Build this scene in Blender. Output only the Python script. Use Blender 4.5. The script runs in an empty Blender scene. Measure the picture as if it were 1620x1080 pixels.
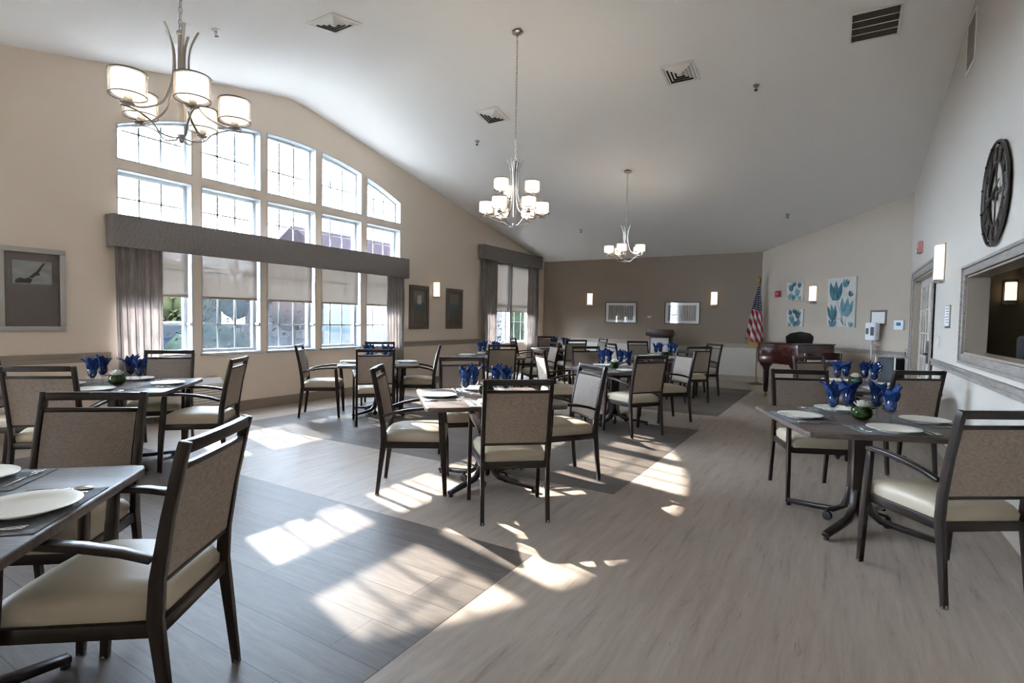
import bpy, bmesh, math, random
from mathutils import Vector, Matrix
from math import sin, cos, pi, radians, sqrt
random.seed(7)
SC = bpy.context.scene
COL = SC.collection

# ------------------------------------------------------------------ dimensions (metres)
XW, XR = -6.937, 0.95          # window wall, right wall
YB, YF = 13.10, -2.80          # back wall, wall behind the camera
YC = 10.55                     # where the angled corner wall meets the right wall
XC = -1.485                    # where the angled corner wall meets the back wall
RIDGE_Y, RIDGE_Z, SLOPE = 5.15, 4.48, 0.2
TZ = 0.69                      # table-top height
def ceil_z(y): return RIDGE_Z + 0.012 - SLOPE*sqrt((y-RIDGE_Y)**2+0.05)

# ------------------------------------------------------------------ materials
def new_mat(name):
    m = bpy.data.materials.new(name); m.use_nodes = True
    nt = m.node_tree
    return m, nt, nt.nodes['Principled BSDF'], nt.nodes['Material Output']
def N(nt, typ, **kw):
    n = nt.nodes.new(typ)
    for k, v in kw.items(): setattr(n, k, v)
    return n
def setin(n, **kw):
    for k, v in kw.items(): n.inputs[k.replace('_', ' ')].default_value = v
def rgba(c): return (c[0], c[1], c[2], 1.0)
def coords(nt, scale=(1,1,1), rot=(0,0,0), kind='Object'):
    tc = N(nt, 'ShaderNodeTexCoord'); mp = N(nt, 'ShaderNodeMapping')
    mp.inputs['Scale'].default_value = scale; mp.inputs['Rotation'].default_value = rot
    nt.links.new(tc.outputs[kind], mp.inputs['Vector'])
    return mp.outputs['Vector']
def ramp(nt, fac, stops):
    r = N(nt, 'ShaderNodeValToRGB'); e = r.color_ramp.elements
    while len(e) > 1: e.remove(e[0])
    e[0].position, e[0].color = stops[0][0], rgba(stops[0][1])
    for p, c in stops[1:]:
        x = e.new(p); x.color = rgba(c)
    nt.links.new(fac, r.inputs['Fac'])
    return r.outputs['Color']
def bump(nt, bsdf, height, strength, dist=0.01):
    b = N(nt, 'ShaderNodeBump'); b.inputs['Strength'].default_value = strength; b.inputs['Distance'].default_value = dist
    nt.links.new(height, b.inputs['Height']); nt.links.new(b.outputs['Normal'], bsdf.inputs['Normal'])
def plain(name, col, rough=0.5, metal=0.0, spec=0.5, var=0.0, scale=8.0, bmp=0.0, coat=0.0):
    m, nt, b, out = new_mat(name)
    setin(b, Base_Color=rgba(col), Roughness=rough, Metallic=metal)
    b.inputs['Specular IOR Level'].default_value = spec
    if coat: b.inputs['Coat Weight'].default_value = coat
    if var or bmp:
        nz = N(nt, 'ShaderNodeTexNoise'); setin(nz, Scale=scale, Detail=4.0)
        nt.links.new(coords(nt), nz.inputs['Vector'])
        if var:
            lo = tuple(c*(1-var) for c in col); hi = tuple(min(1, c*(1+var)) for c in col)
            nt.links.new(ramp(nt, nz.outputs['Fac'], [(0.3, lo), (0.7, hi)]), b.inputs['Base Color'])
        if bmp: bump(nt, b, nz.outputs['Fac'], bmp, 0.004)
    return m
def emit_mat(name, col, strength, base=(0.8,0.8,0.78)):
    m, nt, b, out = new_mat(name)
    setin(b, Base_Color=rgba(base), Roughness=0.4, Emission_Color=rgba(col), Emission_Strength=strength)
    return m
def weave(name, col1, col2, sx=160, sy=160, rough=0.85, direction='Z', trans=0.0):
    m, nt, b, out = new_mat(name)
    v = coords(nt)
    w1 = N(nt, 'ShaderNodeTexWave', wave_type='BANDS', bands_direction='Z'); setin(w1, Scale=sx/6.28, Distortion=1.2, Detail=2.0)
    w2 = N(nt, 'ShaderNodeTexWave', wave_type='BANDS', bands_direction='X'); setin(w2, Scale=sy/6.28, Distortion=1.2, Detail=2.0)
    nz = N(nt, 'ShaderNodeTexNoise'); setin(nz, Scale=70.0, Detail=4.0)
    mp = N(nt, 'ShaderNodeMapping'); mp.inputs['Scale'].default_value = (0.8,0.8,1.6)
    nt.links.new(v, mp.inputs['Vector']); nt.links.new(mp.outputs['Vector'], nz.inputs['Vector'])
    nt.links.new(v, w1.inputs['Vector']); nt.links.new(v, w2.inputs['Vector'])
    a = N(nt, 'ShaderNodeMath', operation='MULTIPLY'); nt.links.new(w1.outputs['Fac'], a.inputs[0]); nt.links.new(w2.outputs['Fac'], a.inputs[1])
    s = N(nt, 'ShaderNodeMath', operation='ADD'); nt.links.new(a.outputs[0], s.inputs[0]); nt.links.new(nz.outputs['Fac'], s.inputs[1])
    nt.links.new(ramp(nt, s.outputs[0], [(0.35, col1), (1.0, col2)]), b.inputs['Base Color'])
    setin(b, Roughness=rough); b.inputs['Specular IOR Level'].default_value = 0.25
    bump(nt, b, s.outputs[0], 0.35, 0.003)
    return m
def mix_transparent(name, col, transp, rough=0.8, translucent=0.5, noise=0.0):
    """woven cloth that lets some light straight through"""
    m, nt, b, out = new_mat(name)
    nt.nodes.remove(b)
    d = N(nt, 'ShaderNodeBsdfDiffuse'); d.inputs['Color'].default_value = rgba(col)
    t = N(nt, 'ShaderNodeBsdfTranslucent'); t.inputs['Color'].default_value = rgba(col)
    tr = N(nt, 'ShaderNodeBsdfTransparent')
    m1 = N(nt, 'ShaderNodeMixShader'); m1.inputs['Fac'].default_value = translucent
    m2 = N(nt, 'ShaderNodeMixShader'); m2.inputs['Fac'].default_value = transp
    nt.links.new(d.outputs[0], m1.inputs[1]); nt.links.new(t.outputs[0], m1.inputs[2])
    nt.links.new(m1.outputs[0], m2.inputs[1]); nt.links.new(tr.outputs[0], m2.inputs[2])
    nt.links.new(m2.outputs[0], out.inputs['Surface'])
    if noise:
        nz = N(nt, 'ShaderNodeTexNoise'); setin(nz, Scale=30.0, Detail=3.0)
        nt.links.new(coords(nt, (1,1,0.15)), nz.inputs['Vector'])
        c = ramp(nt, nz.outputs['Fac'], [(0.3, tuple(x*(1-noise) for x in col)), (0.7, tuple(min(1,x*(1+noise)) for x in col))])
        nt.links.new(c, d.inputs['Color']); nt.links.new(c, t.inputs['Color'])
    return m
def thin_glass(name, tint=(1,1,1), refl=1.0, veil=0.0):
    m, nt, b, out = new_mat(name)
    nt.nodes.remove(b)
    tr = N(nt, 'ShaderNodeBsdfTransparent'); tr.inputs['Color'].default_value = rgba(tint)
    g = N(nt, 'ShaderNodeBsdfGlossy'); g.inputs['Roughness'].default_value = 0.02
    lw = N(nt, 'ShaderNodeLayerWeight')                     # Schlick reflectance, the same from both faces
    pw = N(nt, 'ShaderNodeMath', operation='POWER'); pw.inputs[1].default_value = 5.0
    nt.links.new(lw.outputs['Facing'], pw.inputs[0])
    k = N(nt, 'ShaderNodeMath', operation='MULTIPLY_ADD'); k.inputs[1].default_value = 0.9*min(1.0, refl); k.inputs[2].default_value = 0.037*refl
    nt.links.new(pw.outputs[0], k.inputs[0])
    mx = N(nt, 'ShaderNodeMixShader'); nt.links.new(k.outputs[0], mx.inputs['Fac'])
    nt.links.new(tr.outputs[0], mx.inputs[1]); nt.links.new(g.outputs[0], mx.inputs[2])
    nt.links.new(mx.outputs[0], out.inputs['Surface'])
    return m

M = {}
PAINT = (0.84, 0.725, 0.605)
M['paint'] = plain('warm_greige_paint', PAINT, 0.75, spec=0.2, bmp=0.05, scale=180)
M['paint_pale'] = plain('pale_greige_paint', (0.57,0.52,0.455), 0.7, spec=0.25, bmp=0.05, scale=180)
M['ceiling'] = plain('flat_white_ceiling_paint', (0.87,0.855,0.83), 0.9, spec=0.1)
M['taupe'] = plain('dark_taupe_paint', (0.275,0.218,0.165), 0.75, spec=0.2)
M['trim_taupe'] = plain('taupe_trim_paint', (0.36,0.30,0.235), 0.5)
M['trim_white'] = plain('white_vinyl', (0.50,0.52,0.53), 0.45)
M['casing'] = None
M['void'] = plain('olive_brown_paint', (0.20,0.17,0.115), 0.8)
M['chrome'] = plain('polished_steel', (0.75,0.74,0.72), 0.2, 1.0)
M['nickel'] = plain('brushed_nickel', (0.46,0.43,0.39), 0.34, 1.0)
M['dark_metal'] = plain('dark_bronze_metal', (0.05,0.042,0.036), 0.4, 0.6)
M['frame'] = plain('espresso_stained_frame', (0.02,0.012,0.010), 0.3, spec=0.36, var=0.15, scale=30)
M['vinyl'] = plain('cream_vinyl', (0.46,0.39,0.285), 0.42, spec=0.45, bmp=0.04, scale=260)

M['woven'] = weave('oatmeal_tweed', (0.20,0.155,0.125), (0.46,0.375,0.305), 1150, 900)
M['vinyl_back'] = weave('smooth_tweed', (0.165,0.13,0.105), (0.31,0.25,0.205), 1150, 900, 0.55)
M['plate'] = plain('cream_stoneware', (0.80,0.76,0.66), 0.28, spec=0.5)
M['napkin'] = plain('royal_blue_cloth', (0.005,0.032,0.14), 0.7, spec=0.25, var=0.25, scale=14)
M['mat'] = weave('slate_blue_placemat', (0.11,0.125,0.14), (0.21,0.225,0.235), 500, 500, 0.7)
M['glass'] = thin_glass('clear_drinking_glass', (0.90,0.93,0.95), 2.6)
M['screen'] = mix_transparent('insect_screen', (0.022,0.026,0.030), 0.62, translucent=0.5)
M['pane'] = thin_glass('window_pane', (0.96,0.98,0.98), 0.7)
M['art_glass'] = thin_glass('picture_glass', (0.98,0.98,0.98), 1.0)
M['vase'] = thin_glass('green_tinted_glass', (0.72,0.80,0.70), 1.3)
M['moss'] = plain('moss_green', (0.045,0.075,0.018), 0.9, var=0.5, scale=60, bmp=0.6)
M['petal'] = plain('white_petal', (0.85,0.84,0.78), 0.6)
M['valance'] = weave('charcoal_linen', (0.185,0.168,0.163), (0.31,0.283,0.272), 260, 260, 0.9)
M['curtain'] = mix_transparent('taupe_sheer_curtain', (0.40,0.355,0.33), 0.04, translucent=0.5, noise=0.18)
M['blind'] = mix_transparent('solar_screen_mesh', (0.27,0.235,0.205), 0.06, translucent=0.3)
M['organza'] = mix_transparent('smoky_organza', (0.50,0.46,0.42), 0.55, translucent=0.5)
def opal(name, col, strength):
    m, nt, b, out = new_mat(name); nt.nodes.remove(b)
    d=N(nt,'ShaderNodeBsdfDiffuse'); d.inputs['Color'].default_value=(0.8,0.78,0.74,1); t=N(nt,'ShaderNodeBsdfTranslucent'); t.inputs['Color'].default_value=(0.8,0.78,0.74,1)
    e=N(nt,'ShaderNodeEmission'); e.inputs['Color'].default_value=rgba(col); e.inputs['Strength'].default_value=strength
    a=N(nt,'ShaderNodeMixShader'); a.inputs['Fac'].default_value=0.35; c=N(nt,'ShaderNodeAddShader')
    nt.links.new(d.outputs[0],a.inputs[1]); nt.links.new(t.outputs[0],a.inputs[2]); nt.links.new(a.outputs[0],c.inputs[0]); nt.links.new(e.outputs[0],c.inputs[1]); nt.links.new(c.outputs[0],out.inputs['Surface'])
    return m
M['lamp_glass'] = opal('frosted_lamp_glass', (1.0,0.86,0.70), 0.10)
M['sconce_glass'] = emit_mat('lit_opal_glass', (1.0,0.80,0.56), 0.42, (0.8,0.8,0.76))
M['black'] = plain('matte_black', (0.02,0.02,0.021), 0.55)
M['rubber'] = plain('black_rubber', (0.012,0.012,0.012), 0.6)
M['clear_plastic'] = plain('clear_glide', (0.22,0.22,0.21), 0.2)
M['mahogany'] = plain('polished_mahogany', (0.045,0.009,0.008), 0.16, spec=0.6, var=0.35, scale=10, coat=0.6)
M['walnut'] = plain('dark_walnut', (0.05,0.027,0.022), 0.35, var=0.3, scale=12)
M['paper'] = plain('white_paper', (0.78,0.78,0.77), 0.8)
M['white_plastic'] = plain('white_plastic', (0.74,0.75,0.77), 0.35)
M['lilac_plastic'] = plain('pale_lilac_plastic', (0.50,0.47,0.58), 0.4)
M['vent_white'] = plain('white_enamel', (0.78,0.76,0.73), 0.45)
M['vent_dark'] = plain('shadowed_duct', (0.045,0.04,0.035), 0.9)
M['iron'] = plain('wrought_iron_grey', (0.075,0.066,0.06), 0.5, 0.5, bmp=0.15, scale=40)
M['red'] = plain('alarm_red', (0.38,0.012,0.012), 0.4)
M['pink'] = plain('faded_red_plastic', (0.55,0.22,0.22), 0.45)
M['gold'] = plain('brass', (0.30,0.21,0.085), 0.35, 1.0)
M['silver_frame'] = plain('silver_leaf_frame', (0.52,0.49,0.45), 0.38, 0.55)
M['dark_mat'] = plain('taupe_mat_board', (0.20,0.16,0.14), 0.8)
M['bronze_frame'] = plain('bronze_brown_frame', (0.15,0.118,0.09), 0.4, 0.2)
M['grey_cart'] = plain('slate_grey_plastic', (0.09,0.10,0.115), 0.5)

def wood_grey():
    m, nt, b, out = new_mat('grey_oak_casing')
    nz = N(nt, 'ShaderNodeTexNoise'); setin(nz, Scale=9.0, Detail=6.0, Distortion=0.6)
    nt.links.new(coords(nt, (6,0.7,6)), nz.inputs['Vector'])
    nt.links.new(ramp(nt, nz.outputs['Fac'], [(0.3,(0.21,0.185,0.16)), (0.7,(0.37,0.335,0.295))]), b.inputs['Base Color'])
    setin(b, Roughness=0.45); return m
M['casing'] = wood_grey()
def table_wood():
    m, nt, b, out = new_mat('brown_grey_laminate')
    nz = N(nt, 'ShaderNodeTexNoise'); setin(nz, Scale=5.0, Detail=8.0, Distortion=0.5)
    nt.links.new(coords(nt, (1.0,14,4)), nz.inputs['Vector'])
    nt.links.new(ramp(nt, nz.outputs['Fac'], [(0.3,(0.085,0.062,0.052)), (0.7,(0.15,0.115,0.098))]), b.inputs['Base Color'])
    setin(b, Roughness=0.42); b.inputs['Specular IOR Level'].default_value = 0.25
    return m
M['laminate'] = table_wood()
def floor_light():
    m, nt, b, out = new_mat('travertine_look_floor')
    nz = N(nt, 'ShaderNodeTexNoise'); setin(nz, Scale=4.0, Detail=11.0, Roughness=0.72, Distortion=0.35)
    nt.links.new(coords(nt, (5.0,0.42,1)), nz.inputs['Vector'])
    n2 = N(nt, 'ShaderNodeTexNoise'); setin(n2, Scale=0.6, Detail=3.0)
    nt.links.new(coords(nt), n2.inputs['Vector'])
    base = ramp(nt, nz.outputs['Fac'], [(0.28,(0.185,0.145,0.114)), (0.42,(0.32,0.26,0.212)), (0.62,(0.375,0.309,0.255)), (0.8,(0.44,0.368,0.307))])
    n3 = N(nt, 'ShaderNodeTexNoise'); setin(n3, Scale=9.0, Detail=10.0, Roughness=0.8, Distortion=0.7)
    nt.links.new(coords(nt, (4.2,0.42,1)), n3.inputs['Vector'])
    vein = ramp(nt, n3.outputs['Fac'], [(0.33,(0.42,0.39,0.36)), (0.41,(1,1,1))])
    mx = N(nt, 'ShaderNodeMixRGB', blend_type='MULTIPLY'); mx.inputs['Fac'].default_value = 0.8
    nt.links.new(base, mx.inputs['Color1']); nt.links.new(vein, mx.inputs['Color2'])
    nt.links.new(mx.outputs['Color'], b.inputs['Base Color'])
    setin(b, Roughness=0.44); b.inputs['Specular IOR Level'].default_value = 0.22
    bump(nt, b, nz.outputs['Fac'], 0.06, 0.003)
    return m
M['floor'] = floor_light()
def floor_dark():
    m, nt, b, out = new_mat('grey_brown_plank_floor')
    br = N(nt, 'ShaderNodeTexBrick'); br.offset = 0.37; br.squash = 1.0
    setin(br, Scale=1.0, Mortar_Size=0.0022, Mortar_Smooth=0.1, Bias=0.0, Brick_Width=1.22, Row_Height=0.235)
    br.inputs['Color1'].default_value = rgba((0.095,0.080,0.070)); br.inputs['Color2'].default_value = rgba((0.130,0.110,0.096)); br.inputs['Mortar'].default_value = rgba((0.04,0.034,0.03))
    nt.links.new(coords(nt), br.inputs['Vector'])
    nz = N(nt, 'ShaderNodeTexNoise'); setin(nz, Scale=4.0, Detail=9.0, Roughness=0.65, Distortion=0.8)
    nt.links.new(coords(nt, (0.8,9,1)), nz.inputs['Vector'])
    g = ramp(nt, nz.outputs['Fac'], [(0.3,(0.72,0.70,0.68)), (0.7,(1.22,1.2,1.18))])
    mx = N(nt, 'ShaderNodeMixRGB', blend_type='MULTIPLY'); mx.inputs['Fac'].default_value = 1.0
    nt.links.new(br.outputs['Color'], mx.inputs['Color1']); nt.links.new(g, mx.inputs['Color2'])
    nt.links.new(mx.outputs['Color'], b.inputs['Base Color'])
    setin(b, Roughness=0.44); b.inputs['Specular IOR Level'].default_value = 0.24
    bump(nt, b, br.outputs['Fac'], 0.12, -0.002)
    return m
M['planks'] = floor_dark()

# ------------------------------------------------------------------ mesh builder
class MB:
    def __init__(self): self.v=[]; self.f=[]; self.T=Matrix.Identity(4)
    def add(self, vs, fs):
        b=len(self.v); self.v += [self.T@Vector(p) for p in vs]; self.f += [[b+i for i in q] for q in fs]; return self
    def box(self, x0,x1,y0,y1,z0,z1):
        vs=[(x,y,z) for x in (x0,x1) for y in (y0,y1) for z in (z0,z1)]
        return self.add(vs, [(0,1,3,2),(4,6,7,5),(0,4,5,1),(2,3,7,6),(0,2,6,4),(1,5,7,3)])
    def prism(self, poly, a0, a1, axis):
        """extrude a 2-D polygon along an axis: 0 -> poly is (y,z), 1 -> (x,z), 2 -> (x,y)"""
        n=len(poly)
        def p(q,a): return (a,q[0],q[1]) if axis==0 else ((q[0],a,q[1]) if axis==1 else (q[0],q[1],a))
        vs=[p(q,a0) for q in poly]+[p(q,a1) for q in poly]
        return self.add(vs, [list(range(n-1,-1,-1)), list(range(n,2*n))]+[(i,(i+1)%n,n+(i+1)%n,n+i) for i in range(n)])
    def loft(self, secs, cap=True, closed=False):
        """secs: rings of equal length"""
        n=len(secs[0]); vs=[p for s in secs for p in s]; fs=[]
        m=len(secs)
        for k in range(m if closed else m-1):
            a=k*n; b=((k+1)%m)*n
            for i in range(n): fs.append((a+i,a+(i+1)%n,b+(i+1)%n,b+i))
        if cap and not closed: fs += [list(range(n-1,-1,-1)), list(range((m-1)*n,m*n))]
        return self.add(vs, fs)
    def lathe(self, prof, c=(0,0,0), n=16, cap=True):
        return self.loft([[(c[0]+r*cos(2*pi*i/n), c[1]+r*sin(2*pi*i/n), c[2]+z) for i in range(n)] for r,z in prof], cap)
    def tube(self, pts, r, n=8, closed=False, flat=1.0):
        pts=[Vector(p) for p in pts]; secs=[]; m=len(pts); up=None
        for i,p in enumerate(pts):
            a=pts[(i-1)%m] if (closed or i>0) else p; b=pts[(i+1)%m] if (closed or i<m-1) else p
            t=(b-a).normalized()
            if up is None: up=Vector((0,0,1)) if abs(t.z)<0.9 else Vector((1,0,0))
            s=t.cross(up)
            if s.length<1e-5: s=t.orthogonal()
            s.normalize(); u=s.cross(t).normalized(); up=u
            rr=r[i] if isinstance(r,(list,tuple)) else r
            secs.append([p+s*rr*cos(2*pi*k/n)+u*rr*flat*sin(2*pi*k/n) for k in range(n)])
        return self.loft(secs, True, closed)
    def bar(self, pts, w, d, side=(1,0,0)):
        """rectangular section swept along pts; side = width direction; w,d may be lists"""
        pts=[Vector(p) for p in pts]; S=Vector(side).normalized(); secs=[]; m=len(pts)
        for i,p in enumerate(pts):
            t=(pts[min(i+1,m-1)]-pts[max(i-1,0)]).normalized()
            s=(S-t*S.dot(t)).normalized(); u=s.cross(t)
            ww=(w[i] if isinstance(w,(list,tuple)) else w)/2; dd=(d[i] if isinstance(d,(list,tuple)) else d)/2
            secs.append([p+s*ww+u*dd,p-s*ww+u*dd,p-s*ww-u*dd,p+s*ww-u*dd])
        return self.loft(secs)
    def sphere(self, c, r, n=12, sz=1.0):
        m=max(4,n//2)
        return self.lathe([(max(r*sin(pi*i/m),r*0.01), -r*sz*cos(pi*i/m)) for i in range(m+1)], c, n)
    def build(self, name, mat, parent=None, bevel=0.0, seg=2, smooth=40):
        me=bpy.data.meshes.new(name); bm=bmesh.new()
        vs=[bm.verts.new(p) for p in self.v]
        for q in self.f:
            try: bm.faces.new([vs[i] for i in q])
            except ValueError: pass
        bmesh.ops.recalc_face_normals(bm, faces=bm.faces[:])
        if bevel:
            es=[e for e in bm.edges if len(e.link_faces)==2 and e.calc_face_angle(0)>radians(35)]
            bmesh.ops.bevel(bm, geom=es, offset=bevel, segments=seg, profile=0.5, affect='EDGES', clamp_overlap=True)
        bm.to_mesh(me); bm.free()
        if smooth:
            for p in me.polygons: p.use_smooth=True
            me.set_sharp_from_angle(angle=radians(smooth))
        me.materials.append(mat)
        o=bpy.data.objects.new(name, me); COL.objects.link(o)
        if parent: o.parent=parent
        return o
def tag(o, label=None, cat=None, group=None, kind=None):
    if label: o['label']=label
    if cat: o['category']=cat
    if group: o['group']=group
    if kind: o['kind']=kind
    return o
def thing(name, label, cat, loc=(0,0,0), rz=0.0, group=None):
    o=bpy.data.objects.new(name, None); COL.objects.link(o)
    o.empty_display_size=0.1; o.location=loc; o.rotation_euler=(0,0,rz)
    return tag(o, label, cat, group)
def place(o, loc=(0,0,0), rz=0.0): o.location=loc; o.rotation_euler=(0,0,rz); return o
def struct(o): o['kind']='structure'; return o
KIDS={}
def dup(o, loc, rz, label=None, group=None):
    kids=KIDS.get(o.name)
    if kids is None:
        kids=[(c, list(c.children)) for c in o.children]; KIDS[o.name]=kids
    r=o.copy(); COL.objects.link(r); r.location=loc; r.rotation_euler=(0,0,rz)
    if label: r['label']=label
    if group: r['group']=group
    for c, gs in kids:
        k=c.copy(); COL.objects.link(k); k.parent=r
        for g in gs:
            d=g.copy(); COL.objects.link(d); d.parent=k
    return r
class Source:
    """first use moves the source itself, later uses copy it"""
    def __init__(self, make): self.make=make; self.o=None
    def put(self, loc, rz, label, group=None):
        if self.o is None:
            self.o=self.make(); place(self.o, loc, rz); tag(self.o, label, None, group); return self.o
        return dup(self.o, loc, rz, label, group)

# ------------------------------------------------------------------ camera
F=851.207; YAW, PIT, ROL = 0.5444, 0.0397, 0.0178
def make_camera():

    cam=bpy.data.cameras.new('camera'); o=bpy.data.objects.new('camera', cam); COL.objects.link(o)
    cam.sensor_fit='HORIZONTAL'; cam.sensor_width=36.0; cam.lens=F/1620.0*36.0; cam.clip_start=0.02; cam.clip_end=400
    fw=Vector((-sin(YAW)*cos(PIT), cos(YAW)*cos(PIT), -sin(PIT))); r0=Vector((cos(YAW), sin(YAW), 0)); u0=r0.cross(fw)
    r=r0*cos(ROL)+u0*sin(ROL); u=u0*cos(ROL)-r0*sin(ROL)
    o.matrix_world=Matrix(((r.x,u.x,-fw.x,0),(r.y,u.y,-fw.y,0),(r.z,u.z,-fw.z,1.30),(0,0,0,1)))
    SC.camera=o
make_camera()

# ------------------------------------------------------------------ room shell
COLS=[(2.886,3.709),(3.817,4.642),(4.734,5.565),(5.671,6.495),(6.606,7.435)]
AY, AH = 5.16, 2.275                       # arch centre and half span
def arch(y):                               # arched head of the big window
    R=5.75; return 3.875-(R-sqrt(max(0,R*R-(y-AY)**2)))
LOW=(0.80,2.27); MID=(2.35,2.918); TOP=3.02
SW=(10.25,12.50); SWZ=(0.73,2.72)          # small window
ADDED_WIN=(-2.2,0.05)                            # unseen twin of the small window, added to light the camera end
XO=-7.19                                   # outer face of the window wall

def window_wall():
    m=MB()
    def solid(y0,y1,z0,z1f,n=1):
        for k in range(n):
            a=y0+(y1-y0)*k/n; b=y0+(y1-y0)*(k+1)/n
            za=z0(a) if callable(z0) else z0; zb=z0(b) if callable(z0) else z0
            ta=z1f(a) if callable(z1f) else z1f; tb=z1f(b) if callable(z1f) else z1f
            m.prism([(a,za),(b,zb),(b,tb),(a,ta)], XO, XW, 0)
    top=lambda y: ceil_z(y)+0.1
    cuts=[(ADDED_WIN,[SWZ],None)]+[(c,[LOW,MID],'arch') for c in COLS]+[(SW,[SWZ],None)]
    y=YF-0.2
    for (y0,y1), holes, kind in cuts:
        solid(y,y0,0,top,12 if y<RIDGE_Y<y0 else 1)
        z=0
        for h0,h1 in holes:
            solid(y0,y1,z,h0); z=h1
        if kind=='arch':
            solid(y0,y1,z,TOP)
            ys=sorted({y0,y1}|{y0+(y1-y0)*k/10 for k in range(11)}|({RIDGE_Y} if y0<RIDGE_Y<y1 else set()))
            for a,b in zip(ys,ys[1:]): solid(a,b,arch,top)
        else: solid(y0,y1,z,top)
        y=y1
    solid(y,YB+0.2,0,top)
    return struct(m.build('wall_window', M['paint'], smooth=0))
window_wall()

m=MB(); m.prism([(XO,YB),(XC,YB),(XC,YB+0.2),(XO,YB+0.2)],0.86,ceil_z(YB)+0.15,2); wb=struct(m.build('wall_back', M['taupe'], smooth=0))
m=MB(); m.prism([(XO,YB),(XC,YB),(XC,YB+0.2),(XO,YB+0.2)],0,0.86,2); m.build('lower_panel', M['paint_pale'], wb, smooth=0)
# angled corner wall
CA=Vector((XC,YB,0)); CB=Vector((XR,YC,0)); CT=(CB-CA).normalized(); CN=Vector((-CT.y,CT.x,0)); CL=(CB-CA).length
if CN.dot(Vector((0,0,0))-CA)<0: CN=-CN           # towards the room
CM=Matrix(((CT.x,CN.x,0,CA.x),(CT.y,CN.y,0,CA.y),(0,0,1,0),(0,0,0,1)))   # local (along, out, up)
m=MB(); m.T=CM
m.prism([(0,0),(CL,0),(CL,ceil_z(YC)+0.1),(0,ceil_z(YB)+0.1)],-0.2,0,1)
struct(m.build('wall_corner', plain('shaded_greige_paint',(0.485,0.415,0.335),0.75,spec=0.2), smooth=0))  # same greige as the window wall, darkened in colour to imitate dimmer light
# right wall with a door opening and a pass-through opening
DO=(7.99,9.97,2.0); PO=(2.35,6.09,1.075,1.755); XRO=1.08
def right_wall():
    m=MB(); top=lambda y: ceil_z(y)+0.1
    def solid(y0,y1,z0,full=True,z1=None):
        ys=[y0]+([RIDGE_Y] if y0<RIDGE_Y<y1 else [])+[y1]
        for a,b in zip(ys,ys[1:]):
            m.prism([(a,z0),(b,z0),(b,z1 if z1 else top(b)),(a,z1 if z1 else top(a))], XR, XRO, 0)
    solid(YF-0.2,PO[0],0); solid(PO[0],PO[1],0,z1=PO[2]); solid(PO[0],PO[1],PO[3])
    solid(PO[1],DO[0],0); solid(DO[0],DO[1],DO[2]); solid(DO[1],YC+0.3,0)
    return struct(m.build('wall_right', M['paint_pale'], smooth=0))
right_wall()
m=MB(); m.prism([(XO,0),(XR+0.13,0),(XR+0.13,4.0),(XO,4.0)],YF-0.2,YF,1); struct(m.build('wall_front', M['paint'], smooth=0))
m=MB()
ys=[YF-0.2,0,2.0,3.2]+[4.0+0.1*k for k in range(24)]+[7.2,8.5,10.5,YB+0.2]
m.prism([(y,ceil_z(y)) for y in ys]+[(y,ceil_z(y)+0.2) for y in reversed(ys)], XO, XRO+0.05, 0)
struct(m.build('ceiling', M['ceiling'], smooth=30))
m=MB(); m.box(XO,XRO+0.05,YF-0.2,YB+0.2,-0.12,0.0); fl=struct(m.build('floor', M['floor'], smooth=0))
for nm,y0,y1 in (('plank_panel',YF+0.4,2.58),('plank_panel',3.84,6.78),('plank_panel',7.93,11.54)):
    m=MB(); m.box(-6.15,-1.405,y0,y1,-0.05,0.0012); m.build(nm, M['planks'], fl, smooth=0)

# trim
def wallrail(nm, T, L, z0, z1, mat, d=0.022, gaps=()):
    m=MB(); m.T=T
    segs=[]; a=0
    for g0,g1 in gaps: segs.append((a,g0)); a=g1
    segs.append((a,L))
    for a,b in segs:
        if b-a<0.02: continue
        m.prism([(0.0005,z0),(d*0.6,z0),(d*0.6,z0+(z1-z0)*0.25),(d*0.45,z0+(z1-z0)*0.4),(d,z1-(z1-z0)*0.22),(d,z1-0.004),(d*0.85,z1),(0.0005,z1)], a, b, 0)
    return struct(m.build(nm, mat, smooth=30))
TW=Matrix(((0,1,0,XW),(1,0,0,YF),(0,0,1,0),(0,0,0,1)))                 # window wall: along +y, out +x
TB=Matrix(((1,0,0,XW),(0,-1,0,YB),(0,0,1,0),(0,0,0,1)))                # back wall: along +x, out -y
TR=Matrix(((0,-1,0,XR),(1,0,0,YF),(0,0,1,0),(0,0,0,1)))                # right wall: along +y, out -x
wg=[(COLS[0][0]-0.08-YF, COLS[4][1]+0.08-YF),(SW[0]-0.2-YF,SW[1]+0.2-YF)]
wallrail('trim_1', TW, YB-YF, 0.765, 0.865, M['trim_taupe'], 0.026, wg)
wallrail('trim_2', TB, XC-XW, 0.765, 0.865, M['trim_taupe'], 0.026)
wallrail('trim_3', CM, CL-0.02, 0.83, 0.905, M['casing'], 0.026)
wallrail('trim_4', TR, YC-YF, 0.868, 0.945, M['casing'], 0.03, [(7.86-YF,10.1-YF)])
wallrail('baseboard_window', TW, YB-YF, 0.0, 0.135, M['trim_taupe'], 0.018)
wallrail('baseboard_back', TB, XC-XW, 0.0, 0.135, M['trim_taupe'], 0.018)
wallrail('baseboard_corner', CM, CL-0.02, 0.0, 0.135, M['trim_taupe'], 0.018)
wallrail('baseboard_right', TR, YC-YF, 0.0, 0.135, M['trim_taupe'], 0.018, [(7.86-YF,10.1-YF)])

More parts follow.
